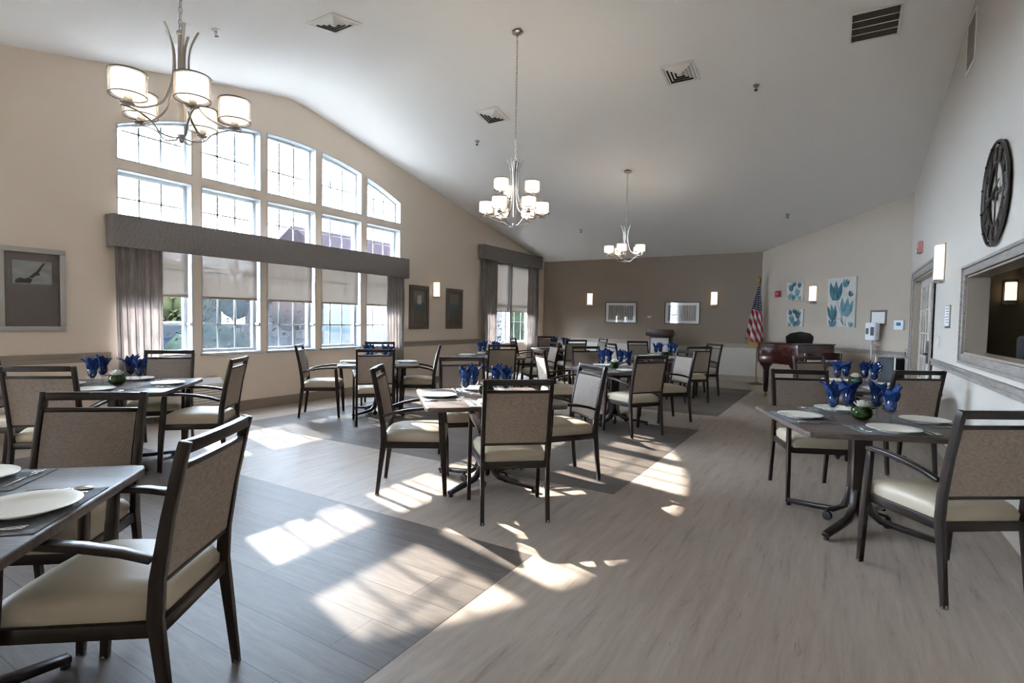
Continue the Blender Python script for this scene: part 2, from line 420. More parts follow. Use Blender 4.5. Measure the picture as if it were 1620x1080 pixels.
# ------------------------------------------------------------------ windows
XG=-7.085                                  # plane of the glass
def ring(m, outer, inner, x0, x1):
    n=len(outer)
    for i in range(n):
        j=(i+1)%n
        m.prism([outer[i],outer[j],inner[j],inner[i]], x0, x1, 0)
def pane_window(name, y0, y1, z0, z1, cols, rows, top=None, sill=False, meeting=None, rowz=None, screen=False):
    """a vinyl window unit in its opening: jamb liner, sash frame, muntins, one pane"""
    K=10 if top else 1
    tz=(lambda y: top(y)) if top else (lambda y: z1)
    def outline(d):
        a,b=y0+d,y1-d
        return [(a,z0+d),(b,z0+d)]+[(b+(a-b)*k/K, tz(b+(a-b)*k/K)-d) for k in range(K+1)]
    m=MB(); ring(m, outline(0.0008), outline(0.012), XG-0.03, XW+0.004)          # white liner of the reveal
    root=struct(m.build(name, M['trim_white'], smooth=0))
    f=MB(); ring(f, outline(0.012), outline(0.052 if not top else 0.038), XG-0.025, XG+0.03)
    f.build('window_frame', M['trim_white'], root, bevel=0.004, smooth=30)
    g=MB(); o=outline(0.045 if not top else 0.032); g.prism(o, XG-0.002, XG+0.002, 0)
    pn=g.build('pane', M['pane'], root, smooth=0)
    if screen:
        g=MB(); g.box(XG-0.0165,XG-0.0160,y0+0.05,y1-0.05,z0+0.05,meeting-0.02); g.build('insect_screen', M['screen'], root, smooth=0)
    mu=MB(); a,b=y0+0.05,y1-0.05
    for k in range(1,cols):
        y=a+(b-a)*k/cols; mu.box(XG-0.003,XG+0.003,y-0.0115,y+0.0115,z0+0.05,tz(y)-0.05)
    zs=rowz if rowz else [z0+0.05+(z1-z0-0.1)*k/rows for k in range(1,rows)]
    for z in zs:
        # horizontal bar only where it lies below the head
        ya,yb=a,b
        if top:
            while ya<b and top(ya)-0.06<z: ya+=0.02
            while yb>a and top(yb)-0.06<z: yb-=0.02
        mu.box(XG-0.003,XG+0.003,ya,yb,z-0.0095,z+0.0095)
    mu.build('glazing_bars', M['trim_white'], root, smooth=0)
    if meeting:
        q=MB(); q.box(XG-0.02,XG+0.026,a,b,meeting-0.022,meeting+0.022); q.build('meeting_rail', M['trim_white'], root, bevel=0.004)
        q=MB(); q.box(XG+0.03,XW-0.01,y1-0.0135,y1-0.03,1.155,1.2); q.build('latch', M['nickel'], root, bevel=0.003)
    if sill:
        s=MB(); s.box(XG+0.03,XW+0.03,y0-0.02,y1+0.02,z0-0.028,z0+0.006); s.build('window_sill', M['trim_white'], root, bevel=0.004)
    return root
wn=0
for (y0,y1) in COLS:
    wn+=1; pane_window('window_%d'%wn, y0,y1,LOW[0],LOW[1],3,4,sill=True,meeting=1.535,rowz=[1.17,1.91],screen=(2<=wn<=4))
for (y0,y1) in COLS:
    wn+=1; pane_window('window_%d'%wn, y0,y1,MID[0],MID[1],3,2,rowz=[2.62])
for (y0,y1) in COLS:
    wn+=1; pane_window('window_%d'%wn, y0,y1,TOP,arch(y1),3,2,top=arch,rowz=[3.385])
ymid=(SW[0]+SW[1])/2
for a,b in ((SW[0],ymid-0.03),(ymid+0.03,SW[1])):
    wn+=1; pane_window('window_%d'%wn, a,b,SWZ[0],SWZ[1],3,4,meeting=1.70)
m=MB(); m.box(XO+0.02,XW-0.065,ymid-0.0295,ymid+0.0295,SWZ[0],SWZ[1]); struct(m.build('trim_5', M['trim_white'], bevel=0.004))
wn+=1; pane_window('window_%d'%wn, ADDED_WIN[0],ADDED_WIN[1],SWZ[0],SWZ[1],4,4,meeting=1.70)  # unseen window, added to bring light into the near end

# roller blinds
WORD5=['beside the curtain panel by the framed crane picture','second along from the crane picture','over the middle bay of the big window','second along from the small window','beside the curtain panel by the slim pictures']
def blind(y0,y1,zb,zt,label,group):
    root=thing('roller_blind', label, 'blind', (XW-0.045,(y0+y1)/2,zt), 0, group)
    w=(y1-y0)/2-0.02
    m=MB(); m.box(-0.0006,0.0006,-w,w,zb-zt,0.0); m.build('blind_cloth', M['blind'], root, smooth=0)
    m=MB(); m.box(-0.007,0.007,-w,w,zb-zt-0.026,zb-zt); m.build('hem_bar', M['trim_taupe'], root, bevel=0.003)
    m=MB(); m.T=Matrix.Rotation(pi/2,4,'X'); m.lathe([(0.018,-w),(0.018,w)],n=12); m.build('roller_tube', M['trim_white'], root)
for (y0,y1),w in zip(COLS,WORD5):
    blind(y0+0.013,y1-0.013,1.535,2.24,'beige roller blind half lowered, '+w,'roller blinds of the big window')
blind(SW[0]+0.012,SW[1]-0.012,1.52,2.69,'grey beige roller blind half lowered in the small curtained window',None)

# valances and curtains
def valance(y0,y1,z0,z1,label):
    m=MB(); d=0.17
    m.box(XW+d-0.02,XW+d,y0,y1,z0,z1); m.box(XW+0.002,XW+d-0.02,y0,y0+0.02,z0,z1); m.box(XW+0.002,XW+d-0.02,y1-0.02,y1,z0,z1); m.box(XW+0.002,XW+d-0.02,y0+0.02,y1-0.02,z1-0.02,z1)
    tag(m.build('window_valance', M['valance'], bevel=0.004), label, 'valance')
valance(2.775,7.50,2.03,2.385,'long charcoal upholstered valance across the big arched window')
valance(9.92,12.68,2.66,2.975,'short charcoal upholstered valance over the small window')
def curtain(y0,y1,zt,label,taper=0.0,side=1,amp=0.03,folds=6,zb=0.03,seed=1):
    rnd=random.Random(seed); ny=folds*14; nz=20; vs=[]; fs=[]
    ph=[rnd.uniform(-0.6,0.6) for _ in range(folds+2)]
    for k in range(nz+1):
        s=k/nz; z=zt+(zb-zt)*s
        for i in range(ny+1):
            u=i/ny
            f=u*folds+0.25*ph[min(int(u*folds),folds)]*sin(pi*(u*folds%1))
            a=amp*(0.55+0.6*s*(0.7+0.3*ph[min(int(u*folds),folds)]))
            w=(y1-y0); c0=y0+taper*s*(1 if side>0 else 0); w2=w-taper*s
            vs.append((XW+0.085+a*sin(2*pi*f)+0.006*sin(9*s+5*u), c0+w2*u+0.010*sin(4*pi*f), z))
    for k in range(nz):
        for i in range(ny):
            a=k*(ny+1)+i; fs.append((a,a+1,a+ny+2,a+ny+1))
    m=MB(); m.add(vs,fs); o=m.build('window_curtain', M['curtain'], smooth=180)
    o.modifiers.new('thick','SOLIDIFY').thickness=0.002
    tag(o,label,'curtain')
curtain(2.815,3.315,2.36,'gathered taupe curtain panel by the crane picture',0.05,1,seed=3)
curtain(7.02,7.455,2.36,'gathered taupe curtain panel beside the pair of slim pictures',-0.02,-1,seed=5)
curtain(9.965,10.62,2.94,'taupe curtain panel of the small window, nearer the wall lamp',0.03,1,0.03,7,seed=8)
curtain(12.06,12.63,2.94,'taupe curtain panel of the small window, in the room corner',0.0,-1,0.03,7,seed=9)

# ------------------------------------------------------------------ doors and pass-through
def casing(nm, y0,y1,z0,z1,w,mat,sides='ltr',bottom=False):
    m=MB(); x0=XR-0.022; x1=XR-0.0005
    def strip(a,b,c,d): m.box(x0,x1,a,b,c,d)
    strip(y0-w,y0,z0-(w if bottom else 0),z1+w); strip(y1,y1+w,z0-(w if bottom else 0),z1+w); strip(y0,y1,z1,z1+w)
    if bottom: strip(y0,y1,z0-w,z0)
    # raised outer bead
    x0=XR-0.034; b=w*0.3
    strip(y0-w,y0-w+b,z0-(w if bottom else 0),z1+w); strip(y1+w-b,y1+w,z0-(w if bottom else 0),z1+w); strip(y0-w+b,y1+w-b,z1+w-b,z1+w)
    if bottom: strip(y0-w+b,y1+w-b,z0-w,z0-w+b)
    return struct(m.build(nm, mat, bevel=0.003, smooth=30))
casing('trim_6', DO[0],DO[1],0,DO[2],0.12,M['casing'])
casing('trim_7', PO[0],PO[1],PO[2],PO[3],0.085,M['casing'],bottom=True)
m=MB(); t=0.015
m.box(XR,XRO+0.02,PO[0],PO[1],PO[2]-0.0,PO[2]+t); m.box(XR,XRO+0.02,PO[0],PO[1],PO[3]-t,PO[3]); m.box(XR,XRO+0.02,PO[1]-t,PO[1],PO[2]+t,PO[3]-t); m.box(XR,XRO+0.02,PO[0],PO[0]+t,PO[2]+t,PO[3]-t)
struct(m.build('trim_8', M['trim_taupe'], smooth=0))
m=MB(); m.box(XR+0.001,XRO+0.05,DO[1]-0.02,DO[1],0,DO[2]); m.box(XR+0.001,XRO+0.05,DO[0],DO[0]+0.02,0,DO[2]); m.box(XR+0.001,XRO+0.05,DO[0]+0.02,DO[1]-0.02,DO[2]-0.02,DO[2]); struct(m.build('trim_9', M['trim_taupe'], smooth=0))
M['door_paint']=plain('door_beige_paint',(0.50,0.465,0.41),0.5)
M['door_cloth']=plain('curtained_door_glass',(0.40,0.37,0.325),0.25,spec=0.5)
def door(nm,y0,y1,handle):
    x0,x1=XR+0.075,XR+0.115; root=MB(); s=0.10
    zs=[0.01,0.22]; ye=[y0+s+(y1-y0-2*s)*k/3 for k in range(4)]; ze=[0.24+(1.87-0.24)*k/5 for k in range(6)]
    root.box(x0,x1,y0,y0+s,0.01,1.975); root.box(x0,x1,y1-s,y1,0.01,1.975); root.box(x0,x1,y0+s,y1-s,0.01,0.24); root.box(x0,x1,y0+s,y1-s,1.87,1.975)
    for y in ye[1:3]: root.box(x0+0.004,x1-0.004,y-0.012,y+0.012,0.24,1.87)
    for z in ze[1:5]: root.box(x0+0.004,x1-0.004,y0+s,y1-s,z-0.012,z+0.012)
    d=struct(root.build(nm, M['door_paint'], bevel=0.003, smooth=30))
    g=MB(); g.box(x0+0.016,x0+0.022,y0+s-0.005,y1-s+0.005,0.235,1.875); g.build('door_glass', M['door_cloth'], d, smooth=0)
    h=MB(); h.box(x0-0.006,x0-0.0005,handle-0.03,handle+0.03,0.82,1.12); h.T=Matrix.Translation((x0-0.04,handle,0.95)); h.T=h.T@Matrix.Rotation(pi/2,4,'X'); h.lathe([(0.009,-0.0),(0.009,0.11)],n=10); h.T=Matrix.Identity(4); h.box(x0-0.045,x0-0.006,handle-0.008,handle+0.008,0.942,0.958)
    h.build('door_handle', M['dark_metal'], d, bevel=0.002)
door('door_1',8.985,9.945,9.04); door('door_2',8.015,8.975,8.92)
# dim room seen through the pass-through, and the closed space behind the doors
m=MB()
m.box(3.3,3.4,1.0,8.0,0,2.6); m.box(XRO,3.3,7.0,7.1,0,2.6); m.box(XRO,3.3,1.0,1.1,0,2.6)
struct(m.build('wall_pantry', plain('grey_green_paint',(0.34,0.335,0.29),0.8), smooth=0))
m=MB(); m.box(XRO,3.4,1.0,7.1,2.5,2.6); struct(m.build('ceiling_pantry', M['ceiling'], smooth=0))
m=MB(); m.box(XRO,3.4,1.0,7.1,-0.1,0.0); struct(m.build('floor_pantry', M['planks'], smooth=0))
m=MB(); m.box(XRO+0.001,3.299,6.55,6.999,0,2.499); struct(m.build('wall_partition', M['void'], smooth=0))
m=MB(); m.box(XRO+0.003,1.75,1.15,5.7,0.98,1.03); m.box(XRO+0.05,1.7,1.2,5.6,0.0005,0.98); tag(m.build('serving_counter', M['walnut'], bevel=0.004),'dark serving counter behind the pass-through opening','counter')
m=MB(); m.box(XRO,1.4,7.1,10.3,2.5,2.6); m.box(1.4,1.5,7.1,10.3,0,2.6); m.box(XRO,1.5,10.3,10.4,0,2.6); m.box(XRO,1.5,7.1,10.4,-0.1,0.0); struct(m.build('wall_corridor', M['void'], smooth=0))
tag(MB().box(1.19,1.55,5.30,5.64,1.031,1.25).build('coffee_machine', M['black'], bevel=0.03, seg=3),'black machine standing in the dim room behind the opening','machine')

# ------------------------------------------------------------------ armchair
REAR=[(-0.255,0.0),(-0.232,0.2),(-0.208,0.40),(-0.215,0.52),(-0.245,0.70),(-0.285,0.885),(-0.297,0.93)]
def post_y(z):
    for (ya,za),(yb,zb) in zip(REAR,REAR[1:]):
        if z<=zb: return ya+(yb-ya)*(z-za)/(zb-za)
    return REAR[-1][0]
def make_chair():
    t=thing('dining_armchair','dark brown armchair','chair')
    s=MB()                                                  # cushion: rounded, wider in front
    secs=[]
    for y,hw,zt in ((-0.205,0.188,0.452),(-0.19,0.196,0.464),(-0.12,0.204,0.478),(0.05,0.215,0.484),(0.17,0.222,0.480),(0.225,0.224,0.466),(0.243,0.218,0.446)):
        zb=0.392; secs.append([(-hw,y,zb),(-hw-0.006,y,(zb+zt)/2),(-hw+0.004,y,zt-0.022),(-hw+0.022,y,zt-0.006),(-hw*0.5,y,zt),(0,y,zt+0.003),(hw*0.5,y,zt),(hw-0.022,y,zt-0.006),(hw-0.004,y,zt-0.022),(hw+0.006,y,(zb+zt)/2),(hw,y,zb)])
    s.loft(secs); s.build('seat', M['vinyl'], t, smooth=60)
    f=MB(); z0,z1=0.347,0.391
    f.box(-0.2,0.2,-0.222,-0.194,z0,z1); f.box(-0.225,0.225,0.205,0.233,z0,z1)
    for sx in (-1,1): f.bar([(sx*0.205,-0.2,0.369),(sx*0.229,0.22,0.369)],0.024,0.044)
    f.build('seat_frame', M['frame'], t, bevel=0.003)
    for sx in (-1,1):
        r=MB(); r.bar([(sx*0.212,y,z) for y,z in REAR],0.026,[0.026,0.034,0.044,0.042,0.036,0.034,0.032])
        leg=r.build('leg', M['frame'], t, bevel=0.004)
        g=MB(); g.lathe([(0.013,0.0),(0.016,0.004),(0.012,0.02)],(sx*0.212,-0.256,0.0),10); g.build('glide', M['clear_plastic'], leg)
    for sx in (-1,1):
        r=MB(); r.bar([(sx*0.252,0.243,0.0),(sx*0.252,0.228,0.30),(sx*0.25,0.212,0.50),(sx*0.249,0.203,0.627)],0.026,[0.028,0.044,0.042,0.034])
        leg=r.build('leg', M['frame'], t, bevel=0.004)
        g=MB(); g.lathe([(0.013,0.0),(0.016,0.004),(0.012,0.02)],(sx*0.252,0.243,0.0),10); g.build('glide', M['clear_plastic'], leg)
        a=MB(); a.bar([(sx*0.226,-0.208,0.585),(sx*0.234,-0.13,0.612),(sx*0.243,-0.03,0.632),(sx*0.25,0.08,0.643),(sx*0.252,0.17,0.644),(sx*0.25,0.222,0.640)],[0.028,0.036,0.044,0.044,0.04,0.034],[0.020,0.021,0.022,0.022,0.022,0.020])
        a.build('armrest', M['frame'], t, bevel=0.005)
    def cross(z0,z1,d=0.026,curve=0.0,name='back_rail'):
        q=MB(); yc=post_y((z0+z1)/2); secs=[]
        for i in range(9):
            x=-0.2+0.4*i/8; yy=yc-curve*(1-(x/0.2)**2)
            secs.append([(x,yy-d/2,z0),(x,yy+d/2,z0),(x,yy+d/2,z1),(x,yy-d/2,z1)])
        q.loft(secs); return q.build(name, M['frame'], t, bevel=0.003)
    cross(0.893,0.930,0.03,0.008,'top_rail'); cross(0.842,0.860,0.022,0.006); cross(0.499,0.515,0.022,0.0)
    for nm,mat,off,th,x in (('back_panel',M['woven'],-0.012,0.010,0.198),('back_pad',M['vinyl_back'],0.006,0.022,0.193)):
        p=MB(); secs=[]
        for k in range(7):
            z=0.516+(0.841-0.516)*k/6; y=post_y(z); e=1.0 if 0<k<6 else 0.5
            secs.append([(-x,y+off,z),(x,y+off,z),(x,y+off+th*0.4,z),(x*0.5,y+off+th*e,z),(-x*0.5,y+off+th*e,z),(-x,y+off+th*0.4,z)])
        p.loft(secs); p.build(nm, mat, t, smooth=50)
    return t
CHAIR=Source(make_chair)

# ------------------------------------------------------------------ dining table
TS=1.04
def make_table():
    t=thing('dining_table','square table','table')
    h=TS/2; c=0.055; poly=[]
    for sx,sy in ((1,1),(-1,1),(-1,-1),(1,-1)):
        pts=[(sx*h,sy*(h-c)),(sx*(h-0.016),sy*(h-0.016)),(sx*(h-c),sy*h)]
        poly += pts if sx*sy>0 else pts[::-1]
    m=MB(); m.prism(poly,TZ-0.032,TZ,2); m.build('tabletop', M['laminate'], t, bevel=0.007, seg=3)
    m=MB(); m.box(-0.055,0.055,-0.045,0.045,0.10,TZ-0.06); m.build('column', M['frame'], t, bevel=0.006)
    m=MB(); m.box(-0.22,0.22,-0.20,0.20,TZ-0.055,TZ-0.033); m.build('support_frame', M['dark_metal'], t, bevel=0.003)
    for k in range(4):
        a=pi/4+k*pi/2; ca,sa=cos(a),sin(a)
        P=lambda r,z:(r*ca,r*sa,z)
        m=MB(); m.bar([P(0.05,0.24),P(0.06,0.16),P(0.085,0.10),P(0.14,0.062),P(0.25,0.05),P(0.46,0.034)],[0.045,0.045,0.045,0.045,0.045,0.045],[0.03,0.032,0.034,0.034,0.032,0.026],side=(-sa,ca,0))
        leg=m.build('leg', M['frame'], t, bevel=0.006)
        m=MB(); m.lathe([(0.016,0.0),(0.016,0.018)],P(0.445,0.002),10); m.build('foot_pad', M['rubber'], leg)
        w=MB(); w.T=Matrix.Translation((0.17*cos(a+0.5),0.17*sin(a+0.5),0.031))@Matrix.Rotation(a,4,'Z')@Matrix.Rotation(pi/2,4,'X'); w.lathe([(0.012,-0.014),(0.028,-0.012),(0.03,0.0),(0.028,0.012),(0.012,0.014)],n=14)
        w.T=Matrix.Translation((0.17*cos(a+0.5),0.17*sin(a+0.5),0.0)); w.box(-0.01,0.01,-0.01,0.01,0.055,0.075); w.T=Matrix.Identity(4); w.bar([(0.17*cos(a+0.5),0.17*sin(a+0.5),0.078),(0.04*ca,0.04*sa,0.115)],0.02,0.012,side=(-sa,ca,0)); w.build('caster', M['rubber'], t)
    return t
TABLE=Source(make_table)

def make_mat():
    m=MB(); m.box(-0.21,0.21,-0.14,0.14,0,0.003); o=m.build('placemat', M['mat'], bevel=0.001); return tag(o,'mat','placemat')
def make_plate():
    m=MB(); m.lathe([(0.0005,0.004),(0.075,0.004),(0.088,0.007),(0.105,0.012),(0.137,0.019),(0.138,0.021),(0.136,0.0225),(0.104,0.016),(0.088,0.0115),(0.076,0.009),(0.0005,0.009)],n=40)
    m.lathe([(0.082,0.0),(0.084,0.005),(0.076,0.005),(0.074,0.0)],n=32)
    return tag(m.build('dinner_plate', M['plate'], smooth=50),'plate','plate')
def make_goblet():
    m=MB(); m.lathe([(0.034,0.001),(0.034,0.003),(0.012,0.008),(0.0055,0.02),(0.005,0.06),(0.012,0.07),(0.030,0.082),(0.038,0.10),(0.040,0.12),(0.038,0.142),(0.037,0.152)],n=20,cap=False)
    return tag(m.build('water_goblet', M['glass'], smooth=80),'goblet','glass')
def make_napkin(seed, droop):
    def f():
        r=random.Random(seed); m=MB(); n=7
        # body of folded cloth inside the bowl
        secs=[]
        for z,rad in ((0.079,0.010),(0.10,0.026),(0.125,0.030),(0.145,0.028),(0.158,0.026)):
            secs.append([((rad*(1+0.18*sin(5*a+seed)))*cos(a),(rad*(1+0.18*sin(5*a+seed)))*sin(a),z) for a in [2*pi*i/20 for i in range(20)]])
        m.loft(secs)
        for k in range(n):
            a=2*pi*k/n+r.uniform(-0.25,0.25); L=r.uniform(0.085,0.14); out=r.uniform(0.45,1.35); w=r.uniform(0.024,0.034)
            if k in droop: L,out=0.19,2.0
            ca,sa=cos(a),sin(a); z=0.135; rr=0.014; ring_=[]; S=8
            for i in range(S+1):
                s=i/S; ww=w*(0.75+1.1*s*(1-s)*2)*(1-s**3)+0.0015
                ang=out*s*0.95
                if i: rr+=L/S*sin(ang); z+=L/S*cos(ang)
                tx,ty=-sa,ca; fold=0.013*(1-s*0.5)
                p=Vector((rr*ca,rr*sa,z)); nrm=Vector((ca*cos(ang),sa*cos(ang),-sin(ang)))
                e=Vector((tx,ty,0))
                ring_.append([p+e*ww, p+nrm*fold+e*ww*0.1, p-e*ww, p-e*ww*0.9-nrm*0.003, p+nrm*(fold-0.004), p+e*ww*0.9-nrm*0.003])
            m.loft(ring_)
        return tag(m.build('folded_napkin', M['napkin'], smooth=70),'napkin','napkin')
    return f
def make_centerpiece():
    t=thing('flower_bowl','bowl','centerpiece')
    m=MB(); m.lathe([(0.03,0.001),(0.045,0.006),(0.062,0.03),(0.066,0.05),(0.06,0.075),(0.048,0.092)],n=24,cap=False); m.build('glass_bowl', M['vase'], t, smooth=80)
    m=MB(); m.lathe([(0.028,0.006),(0.055,0.025),(0.061,0.05),(0.055,0.075),(0.03,0.088),(0.002,0.09)],n=20); m.build('moss', M['moss'], t, smooth=80)
    m=MB()
    for ring_,(nn,rad,z,tilt,L) in enumerate(((7,0.018,0.088,1.15,0.042),(6,0.012,0.095,0.75,0.038),(5,0.006,0.100,0.35,0.034))):
        for k in range(nn):
            a=2*pi*k/nn+ring_*0.4; ca,sa=cos(a),sin(a); secs=[]
            for i in range(5):
                s=i/4; w=0.017*sin(pi*(0.15+0.75*s)); r0=rad+L*s*sin(tilt*(1-0.25*s)); zz=z+L*s*cos(tilt*(1-0.25*s))
                secs.append([Vector((r0*ca-sa*w,r0*sa+ca*w,zz)),Vector(((r0-0.004)*ca,(r0-0.004)*sa,zz-0.003)),Vector((r0*ca+sa*w,r0*sa-ca*w,zz)),Vector((r0*ca,r0*sa,zz-0.006))])
            m.loft(secs)
    m.build('flower', M['petal'], t, smooth=70)
    m=MB()
    for a in (0.4,2.2,3.6,5.1):
        ca,sa=cos(a),sin(a); secs=[]
        for i in range(5):
            s=i/4; w=0.016*sin(pi*(0.1+0.85*s)); r0=0.03+0.06*s; zz=0.082+0.03*s-0.03*s*s
            secs.append([Vector((r0*ca-sa*w,r0*sa+ca*w,zz)),Vector((r0*ca,r0*sa,zz-0.004)),Vector((r0*ca+sa*w,r0*sa-ca*w,zz)),Vector((r0*ca,r0*sa,zz+0.003))])
        m.loft(secs)
    m.build('leaves', M['moss'], t, smooth=70)
    return t
def cutlery(kind):
    def f():
        m=MB(); L=0.2
        m.bar([(0,-L/2,0.0015),(0,-0.02,0.004),(0,0.03,0.003)],[0.013,0.007,0.006],[0.0025,0.003,0.003])
        if kind=='table_knife': m.bar([(0,0.03,0.003),(0.002,0.06,0.003),(0.002,0.10,0.002)],[0.008,0.017,0.006],[0.003,0.002,0.002])
        elif kind=='table_spoon':
            m.T=Matrix.Translation((0,0.068,0.004))@Matrix.Diagonal((0.62,1.0,0.22,1)); m.sphere((0,0,0),0.033,14); m.T=Matrix.Identity(4)
        else:
            m.bar([(0,0.03,0.003),(0,0.055,0.004)],[0.007,0.024],[0.003,0.003])
            for i in range(4): x=-0.0105+0.007*i; m.bar([(x,0.054,0.004),(x,0.10,0.006)],[0.004,0.003],[0.0025,0.002])
        return tag(m.build(kind, M['chrome'], bevel=0.0006),kind,kind.split('_')[1])
    return f
MATS,PLATES,GOBLETS,BOWLS=Source(make_mat),Source(make_plate),Source(make_goblet),Source(make_centerpiece)
NAPS=[Source(make_napkin(11,())),Source(make_napkin(23,(2,))),Source(make_napkin(37,(4,))),Source(make_napkin(53,(5,)))]
KNIFE,SPOON,FORK=[Source(cutlery(k)) for k in ('table_knife','table_spoon','table_fork')]

SIDES={'SE':(-45,'back-turned'),'NE':(45,'piano-end'),'NW':(135,'far-side'),'SW':(225,'window-end')}
CHAIRTXT={'SE':'with its back to us at','NE':'sideways at the piano end of','NW':'facing us at','SW':'sideways at the window end of'}
# table: centre, rotation (deg), phrase, chairs {side:(rear-feet middle x,y, facing deg)}, with cutlery?
D=1.0
def auto(c,side,rot=45.0):
    a=radians(SIDES[side][0]+rot-45); return (c[0]+D*cos(a),c[1]+D*sin(a),SIDES[side][0]+rot-45+180)
TABLES=[
 ((-2.37,0.36),45,'the cropped corner table',{'NE':(-1.77,0.99,215),'NW':(-2.93,1.10,309)},True),
 ((-5.20,2.15),45,'the table by the crane picture',{'NE':(-4.50,2.76,222),'SE':(-4.67,1.48,133),'SW':(-5.86,1.50,47),'NW':(-5.80,2.86,318)},True),
 ((-2.38,3.55),45,'the sunlit middle table',{'SW':(-2.98,3.01,36),'SE':(-1.72,2.92,131),'NE':(-1.80,4.24,232),'NW':(-3.10,4.20,316)},True),
 ((-5.33,5.32),45,'the table under the big window',{'SW':(-6.00,4.60,42),'SE':(-4.69,4.62,137),'NW':(-6.02,6.02,315),'NE':(-4.86,5.98,219)},True),
 ((-5.05,7.60),45,'the table by the small window',{'SE':(-4.35,6.90,136),'NE':(-4.22,8.36,226)},False),
 ((-2.48,6.69),45,'the table behind the sunlit middle one',{'SE':(-1.80,5.96,146),'SW':(-3.18,5.99,45),'NW':(-3.19,7.40,315),'NE':(-1.77,7.40,226)},True),
 ((-2.64,9.68),45,'the table before the lectern',{'SE':(-1.92,8.98,135),'NE':(-1.96,10.38,226),'NW':(-3.37,10.39,315),'SW':(-3.37,8.96,45)},False),
 ((-5.20,10.60),45,'the table at the taupe wall',{'SE':(-4.50,9.90,135),'SW':(-5.92,9.88,46),'NW':(-5.89,11.30,315),'NE':(-4.50,11.30,225)},False),
 ((0.15,4.17),23,'the table beside the clock wall',{'NW':(-0.25,5.03,294),'SE':(0.64,3.26,125)},True),
 ((0.17,6.55),28,'the table in front of the piano',{'NW':(-0.27,7.37,316),'SE':(0.59,5.78,122)},True),
]
ni=0
for ti,(c,rot,ph,chairs,fine) in enumerate(TABLES):
    place_ph=ph
    TABLE.put((c[0],c[1],0),radians(rot-45+45),{0:'square brown table at the bottom corner, cut off by the photo edge'}.get(ti,'square brown cafe table: '+ph)+'', 'square dining tables')
    for s,(x,y,a) in chairs.items():
        ar=radians(a); ox,oy=x+0.255*cos(ar),y+0.255*sin(ar)
        CHAIR.put((ox,oy,0),ar-pi/2,'brown armchair %s %s'%(CHAIRTXT[s],ph),'armchairs around '+ph)
    BOWLS.put((c[0],c[1],TZ),random.uniform(0,6),'small bowl of moss with white flower on '+ph,'flower bowls on the tables')
    for k,(s,(ang,adj)) in enumerate(SIDES.items()):
        a=radians(ang+rot-45); ca,sa=cos(a),sin(a)
        P=lambda r,t:(c[0]+r*ca-t*sa, c[1]+r*sa+t*ca)
        rz=a+pi/2
        where='at the %s place on %s'%(adj,ph)
        x,y=P(0.365,0); MATS.put((x,y,TZ),rz,'slate placemat '+where,'placemats')
        x,y=P(0.375,0.0); PLATES.put((x,y,TZ+0.003),rz,'cream round plate '+where,'dinner plates')
        if fine:
            for src,t,nm in ((KNIFE,0.157,'steel knife'),(SPOON,0.2,'steel spoon'),(FORK,-0.17,'steel fork')):
                x,y=P(0.365,t); src.put((x,y,TZ+0.003),a+pi/2+random.uniform(-0.06,0.06)+pi,nm+' '+where,'table cutlery')
        b0=math.atan2(-c[1],-c[0])+pi/4; b=b0; q=round((a-b0)/(pi/2))%4; b=b0-pi/4+radians({0:62,1:146,2:-146,3:-62}[q]+random.uniform(-5,5)); rr={0:0.18,1:0.16,2:0.16,3:0.18}[q]+random.uniform(-0.008,0.008)
        x,y=c[0]+rr*cos(b),c[1]+rr*sin(b); rn=random.uniform(0,6.28)
        GOBLETS.put((x,y,TZ),0,'clear stemmed goblet '+where,'water goblets')
        NAPS[(ni+k*3)%4].put((x,y,TZ),rn,'folded blue napkin '+where,'blue napkins'); ni+=1

